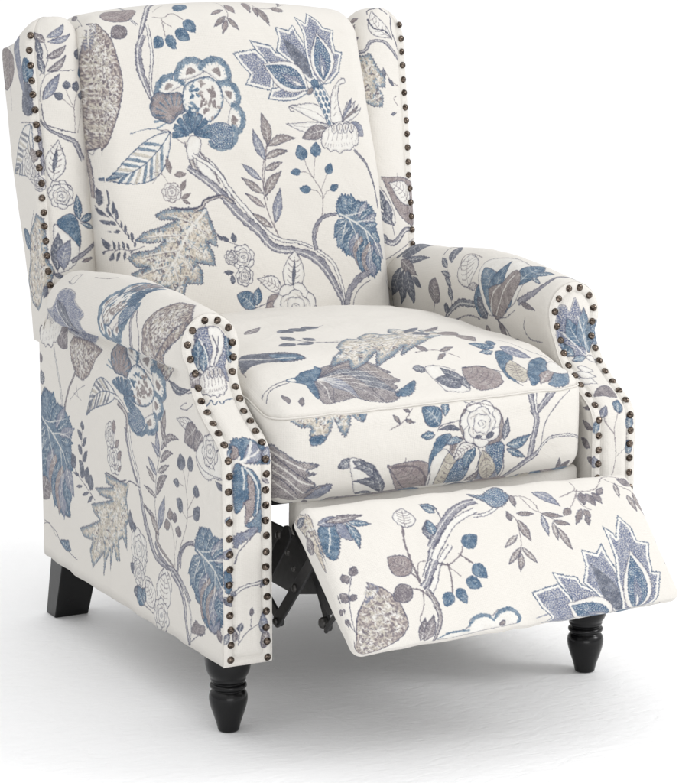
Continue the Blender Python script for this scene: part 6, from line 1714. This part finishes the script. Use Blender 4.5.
# ------------------------------------------------------------------ materials used on the chair
def mat_cloth(img):
    m, nt, b = new_mat('printed_linen')
    uv = nd(nt, 'ShaderNodeUVMap'); uv.uv_map = 'cloth'
    t = nd(nt, 'ShaderNodeTexImage'); t.image = img; t.interpolation = 'Cubic'; t.extension = 'EXTEND'
    nt.links.new(uv.outputs[0], t.inputs[0])
    # weave: fine threads in cloth metres
    mp = nd(nt, 'ShaderNodeMapping'); mp.inputs['Scale'].default_value = (AW / RES, AH / RES, 1)
    nt.links.new(uv.outputs[0], mp.inputs[0])
    w1 = nd(nt, 'ShaderNodeTexWave'); w1.bands_direction = 'X'; w1.inputs['Scale'].default_value = 170; w1.inputs['Distortion'].default_value = 2.5; w1.inputs['Detail Scale'].default_value = 12
    w2 = nd(nt, 'ShaderNodeTexWave'); w2.bands_direction = 'Y'; w2.inputs['Scale'].default_value = 170; w2.inputs['Distortion'].default_value = 2.5; w2.inputs['Detail Scale'].default_value = 12
    n1 = nd(nt, 'ShaderNodeTexNoise'); n1.inputs['Scale'].default_value = 420; n1.inputs['Detail'].default_value = 3
    for n in (w1, w2, n1): nt.links.new(mp.outputs[0], n.inputs[0])
    ad = nd(nt, 'ShaderNodeMath', operation='ADD'); nt.links.new(w1.outputs[1], ad.inputs[0]); nt.links.new(w2.outputs[1], ad.inputs[1])
    ad2 = nd(nt, 'ShaderNodeMath', operation='ADD'); nt.links.new(ad.outputs[0], ad2.inputs[0]); nt.links.new(n1.outputs[0], ad2.inputs[1])
    # thread colour variation, very slight
    mr = nd(nt, 'ShaderNodeMapRange'); mr.inputs[1].default_value = 0.4; mr.inputs[2].default_value = 2.2; mr.inputs[3].default_value = 0.74; mr.inputs[4].default_value = 0.83
    nt.links.new(ad2.outputs[0], mr.inputs[0])
    vm = nd(nt, 'ShaderNodeVectorMath', operation='SCALE')
    nt.links.new(t.outputs[0], vm.inputs[0]); nt.links.new(mr.outputs[0], vm.inputs['Scale'])
    nt.links.new(vm.outputs[0], b.inputs['Base Color'])
    bp = nd(nt, 'ShaderNodeBump'); bp.inputs['Strength'].default_value = 0.35; bp.inputs['Distance'].default_value = 0.0005
    # soft drag lines of the stretched cloth
    wr = nd(nt, 'ShaderNodeTexNoise'); wr.inputs['Scale'].default_value = 16; wr.inputs['Detail'].default_value = 4; wr.inputs['Roughness'].default_value = 0.55; wr.inputs['Distortion'].default_value = 1.2
    nt.links.new(mp.outputs[0], wr.inputs[0])
    b2 = nd(nt, 'ShaderNodeBump'); b2.inputs['Strength'].default_value = 0.55; b2.inputs['Distance'].default_value = 0.005
    nt.links.new(wr.outputs[0], b2.inputs['Height']); nt.links.new(b2.outputs[0], bp.inputs['Normal'])
    nt.links.new(ad2.outputs[0], bp.inputs['Height']); nt.links.new(bp.outputs[0], b.inputs['Normal'])
    b.inputs['Roughness'].default_value = 0.85; b.inputs['Specular IOR Level'].default_value = 0.25
    b.inputs['Sheen Weight'].default_value = 0.12; b.inputs['Sheen Roughness'].default_value = 0.5
    return m
CLOTH = mat_cloth(make_cloth_image())

def mat_simple(name, col, rough, metal=0.0, coat=0.0, bump=None, spec=0.5):
    m, nt, b = new_mat(name)
    b.inputs['Base Color'].default_value = (*col, 1); b.inputs['Roughness'].default_value = rough
    b.inputs['Metallic'].default_value = metal; b.inputs['Coat Weight'].default_value = coat
    b.inputs['Specular IOR Level'].default_value = spec
    tc = nd(nt, 'ShaderNodeTexCoord'); n = nd(nt, 'ShaderNodeTexNoise'); n.inputs['Scale'].default_value = bump[0] if bump else 30; n.inputs['Detail'].default_value = 4
    nt.links.new(tc.outputs['Object'], n.inputs[0])
    mr = nd(nt, 'ShaderNodeMapRange'); mr.inputs[3].default_value = max(0.02, rough - 0.08); mr.inputs[4].default_value = rough + 0.1
    nt.links.new(n.outputs[0], mr.inputs[0]); nt.links.new(mr.outputs[0], b.inputs['Roughness'])
    if bump:
        bp = nd(nt, 'ShaderNodeBump'); bp.inputs['Strength'].default_value = bump[1]; bp.inputs['Distance'].default_value = bump[2]
        nt.links.new(n.outputs[0], bp.inputs['Height']); nt.links.new(bp.outputs[0], b.inputs['Normal'])
    return m
BLACKWOOD = mat_simple('black_lacquered_wood', (0.0055, 0.0055, 0.006), 0.22, coat=0.0, bump=(45, 0.12, 0.001), spec=0.28)
STEEL = mat_simple('black_painted_steel', (0.008, 0.008, 0.009), 0.42, bump=(150, 0.1, 0.0005))
RIVET = mat_simple('dark_rivet', (0.05, 0.048, 0.046), 0.35, metal=0.8)
BLACKCLOTH = mat_simple('black_dust_cloth', (0.012, 0.012, 0.013), 0.9)
def mat_bronze():
    m = mat_simple('antique_bronze', (0.13, 0.105, 0.085), 0.24, metal=0.95)
    nt = m.node_tree; b = nt.nodes['Principled BSDF']
    tc = nd(nt, 'ShaderNodeTexCoord'); oi = nd(nt, 'ShaderNodeObjectInfo')
    n = nd(nt, 'ShaderNodeTexNoise'); n.inputs['Scale'].default_value = 260
    va = nd(nt, 'ShaderNodeVectorMath', operation='ADD')
    nt.links.new(tc.outputs['Object'], va.inputs[0]); nt.links.new(oi.outputs['Location'], va.inputs[1]); nt.links.new(va.outputs[0], n.inputs[0])
    r = nd(nt, 'ShaderNodeValToRGB'); r.color_ramp.elements[0].color = (0.024, 0.018, 0.015, 1); r.color_ramp.elements[1].color = (0.17, 0.135, 0.11, 1)
    r.color_ramp.elements[0].position = 0.35; r.color_ramp.elements[1].position = 0.62
    nt.links.new(n.outputs[0], r.inputs[0]); nt.links.new(r.outputs[0], b.inputs['Base Color'])
    return m
BRONZE = mat_bronze()


# ------------------------------------------------------------------ assemble the chair
chair = empty('recliner_armchair', (0, 0, 0))
chair['label'] = 'cream wingback recliner in blue and taupe floral cloth with bronze nails and raised footrest'
chair['category'] = 'armchair'
spots = []
for sg in (-1, 1):
    arm, n1 = build_arm(sg, chair)
    wing, n2 = build_wing(sg, chair)
    spots += n1 + n2
build_back(chair); build_back_shell(chair); build_seat(chair); build_foot(chair)
for sg in (-1, 1):
    build_turned_leg(sg, chair)
    build_rear_leg(sg, chair)
    build_mechanism(sg, chair)
deck = box_part('seat_frame', (-0.262, 0.10, 0.306), (0.262, 0.64, 0.330), BLACKCLOTH, chair)
def build_rail(parent):
    def deform(p): return (0.022 + p[0], 0.035 + p[1] + 0.002 * fbm(p[0], p[2], 0, 12, 8), 0.304 + p[2])
    mb = MB(); rbox(mb, (0.238, 0.018, 0.030), 0.010, (14, 2, 3), deform, lambda fc, p: ('side', 0.3 + p[0], 0.03 + p[2] + p[1]))
    return link('front_rail', mb.mesh('front_rail'), CLOTH, parent)
build_rail(chair)
box_part('cross_rail', (-0.200, 0.33, 0.150), (0.200, 0.35, 0.180), STEEL, chair)

# nails: a domed head, one mesh shared by all
def nail_mesh():
    N = 16; prof = [(0.0057, 0.0), (0.0056, 0.0012), (0.0048, 0.0026), (0.0036, 0.0036), (0.0019, 0.0042), (0.00005, 0.0044)]
    mb = MB(); mb.grid([[(r * math.cos(2 * math.pi * k / N), r * math.sin(2 * math.pi * k / N), z) for k in range(N + 1)] for r, z in prof])
    return mb.mesh('nail', merge=1e-6)
NAIL = nail_mesh(); NAIL.materials.append(BRONZE)
NAIL.polygons.foreach_set('use_smooth', [True] * len(NAIL.polygons))
camv = Vector((-1.84, -3.17, 1.21))
def shown(s):                        # the rest sit low on the far arm behind the footrest
    p, n, o = s
    return not (p.x > 0.2 and p.z < 0.315)
order = sorted(spots, key=lambda s: (0 if shown(s) else 1, (s[0] - camv).length))
rng = random.Random(4)
rest = []
for k, (p, n, own) in enumerate(order):
    q = n.to_track_quat('Z', 'Y'); tilt = Matrix.Rotation(rng.uniform(-0.2, 0.2), 4, 'X') @ Matrix.Rotation(rng.uniform(-0.2, 0.2), 4, 'Y')
    p = p + Vector((rng.uniform(-1, 1), 0, rng.uniform(-1, 1))) * 0.0010
    M = Matrix.Translation(p) @ q.to_matrix().to_4x4() @ tilt
    if k < 100:
        o = bpy.data.objects.new('nail', NAIL); C.objects.link(o); o.parent = own; o.matrix_world = M
        o.matrix_parent_inverse = Matrix()
        o.matrix_basis = M
    else:
        rest.append(M)
if rest:
    bm = bmesh.new()
    for M in rest:
        t = NAIL.copy(); t.transform(M); bm.from_mesh(t); bpy.data.meshes.remove(t)
    me = bpy.data.meshes.new('nails'); bm.to_mesh(me); bm.free()
    o = link('nail_row', me, BRONZE, chair); o['kind'] = 'stuff'

DOME = (0.50, 0.90, 0.14)          # walls, ceiling, added boost from the front right
LAMPS = [('key_softbox', (2.6, -1.6, 2.2), (0, 0.2, 0.4), (1.0, 1.0), 42.0),
         ('added_low_fill', (-1.2, -3.4, 0.5), (0, 0.5, 0.0), (2.2, 0.8), 26.0)]  # unseen fill lamp added to lighten the floor under the chair and its front

# ------------------------------------------------------------------ studio: white floor, lamps, camera
def build_floor():
    mb = MB()
    xs = np.concatenate([np.linspace(-60, -3, 12), np.linspace(-2.5, 2.5, 40), np.linspace(3, 60, 12)])
    me = bpy.data.meshes.new('floor')
    V = [(x, y, -0.0105) for x in xs for y in xs]; n = len(xs)
    F = [(i * n + j, (i + 1) * n + j, (i + 1) * n + j + 1, i * n + j + 1) for i in range(n - 1) for j in range(n - 1)]
    me.from_pydata(V, [], F)
    m, nt, b = new_mat('white_studio_floor')
    tc = nd(nt, 'ShaderNodeTexCoord')
    mp = nd(nt, 'ShaderNodeMapping'); mp.inputs['Scale'].default_value = (1.0, 2.2, 1.0); mp.inputs['Rotation'].default_value = (0, 0, 0.3)
    nt.links.new(tc.outputs['Object'], mp.inputs[0])
    n1 = nd(nt, 'ShaderNodeTexNoise'); n1.inputs['Scale'].default_value = 26; n1.inputs['Detail'].default_value = 8; n1.inputs['Roughness'].default_value = 0.62; n1.inputs['Distortion'].default_value = 0.8
    n2 = nd(nt, 'ShaderNodeTexNoise'); n2.inputs['Scale'].default_value = 2.5; n2.inputs['Detail'].default_value = 3
    nt.links.new(mp.outputs[0], n1.inputs[0]); nt.links.new(mp.outputs[0], n2.inputs[0])
    ad = nd(nt, 'ShaderNodeMath', operation='MULTIPLY_ADD'); ad.inputs[1].default_value = 1.0
    nt.links.new(n1.outputs[0], ad.inputs[0]); nt.links.new(n2.outputs[0], ad.inputs[2])
    bp = nd(nt, 'ShaderNodeBump'); bp.inputs['Strength'].default_value = 0.55; bp.inputs['Distance'].default_value = 0.004
    nt.links.new(ad.outputs[0], bp.inputs['Height']); nt.links.new(bp.outputs[0], b.inputs['Normal'])
    b.inputs['Base Color'].default_value = (0.955, 0.957, 0.962, 1)
    b.inputs['Roughness'].default_value = 0.6; b.inputs['Specular IOR Level'].default_value = 0.3
    o = link('floor', me, m); o['kind'] = 'structure'
    return o
build_floor()

w = bpy.data.worlds.new('World'); scene.world = w; w.use_nodes = True
nt = w.node_tree; bg = nt.nodes['Background']
# studio dome: bright diffused ceiling, dimmer walls, with a little glow added from the front right
tc = nt.nodes.new('ShaderNodeTexCoord'); sx = nt.nodes.new('ShaderNodeSeparateXYZ'); nt.links.new(tc.outputs['Generated'], sx.inputs[0])
def mth(op, a, b):
    n = nt.nodes.new('ShaderNodeMath'); n.operation = op
    for k, v in enumerate((a, b)):
        if isinstance(v, (int, float)): n.inputs[k].default_value = v
        else: nt.links.new(v, n.inputs[k])
    return n.outputs[0]
up = mth('MULTIPLY', mth('MAXIMUM', sx.outputs[2], 0.0), DOME[1])
side = mth('MULTIPLY', mth('MAXIMUM', mth('ADD', mth('MULTIPLY', sx.outputs[0], 0.75), mth('MULTIPLY', sx.outputs[1], -0.66)), 0.0), DOME[2])
nt.links.new(mth('ADD', mth('ADD', up, side), DOME[0]), bg.inputs[1])
bg.inputs[0].default_value = (1.0, 1.0, 1.0, 1)

def area(name, loc, target, size, power, col=(1, 1, 1)):
    L = bpy.data.lights.new(name, 'AREA'); L.shape = 'RECTANGLE'; L.size, L.size_y = size; L.energy = power; L.color = col
    o = bpy.data.objects.new(name, L); C.objects.link(o); o.location = loc
    o.rotation_euler = (Vector(target) - Vector(loc)).to_track_quat('-Z', 'Y').to_euler()
    return o
for a in LAMPS: area(*a)

cam = bpy.data.cameras.new('camera'); co = bpy.data.objects.new('camera', cam); C.objects.link(co)
az, el, dist = rad(27.587), rad(11.416), 4.0
f = Vector((math.sin(az) * math.cos(el), math.cos(az) * math.cos(el), -math.sin(el)))
co.location = Vector((-0.001, 0.30, 0.42)) - f * dist
co.rotation_euler = (math.pi / 2 - el, 0, -az)
cam.sensor_fit = 'VERTICAL'; cam.sensor_height = 36; cam.lens = 36 * 3.291; cam.clip_end = 300
scene.camera = co
scene.view_settings.view_transform = 'Standard'; scene.view_settings.look = 'None'
scene.view_settings.exposure = 0; scene.view_settings.gamma = 1
try: scene.cycles.max_bounces = 8
except Exception: pass
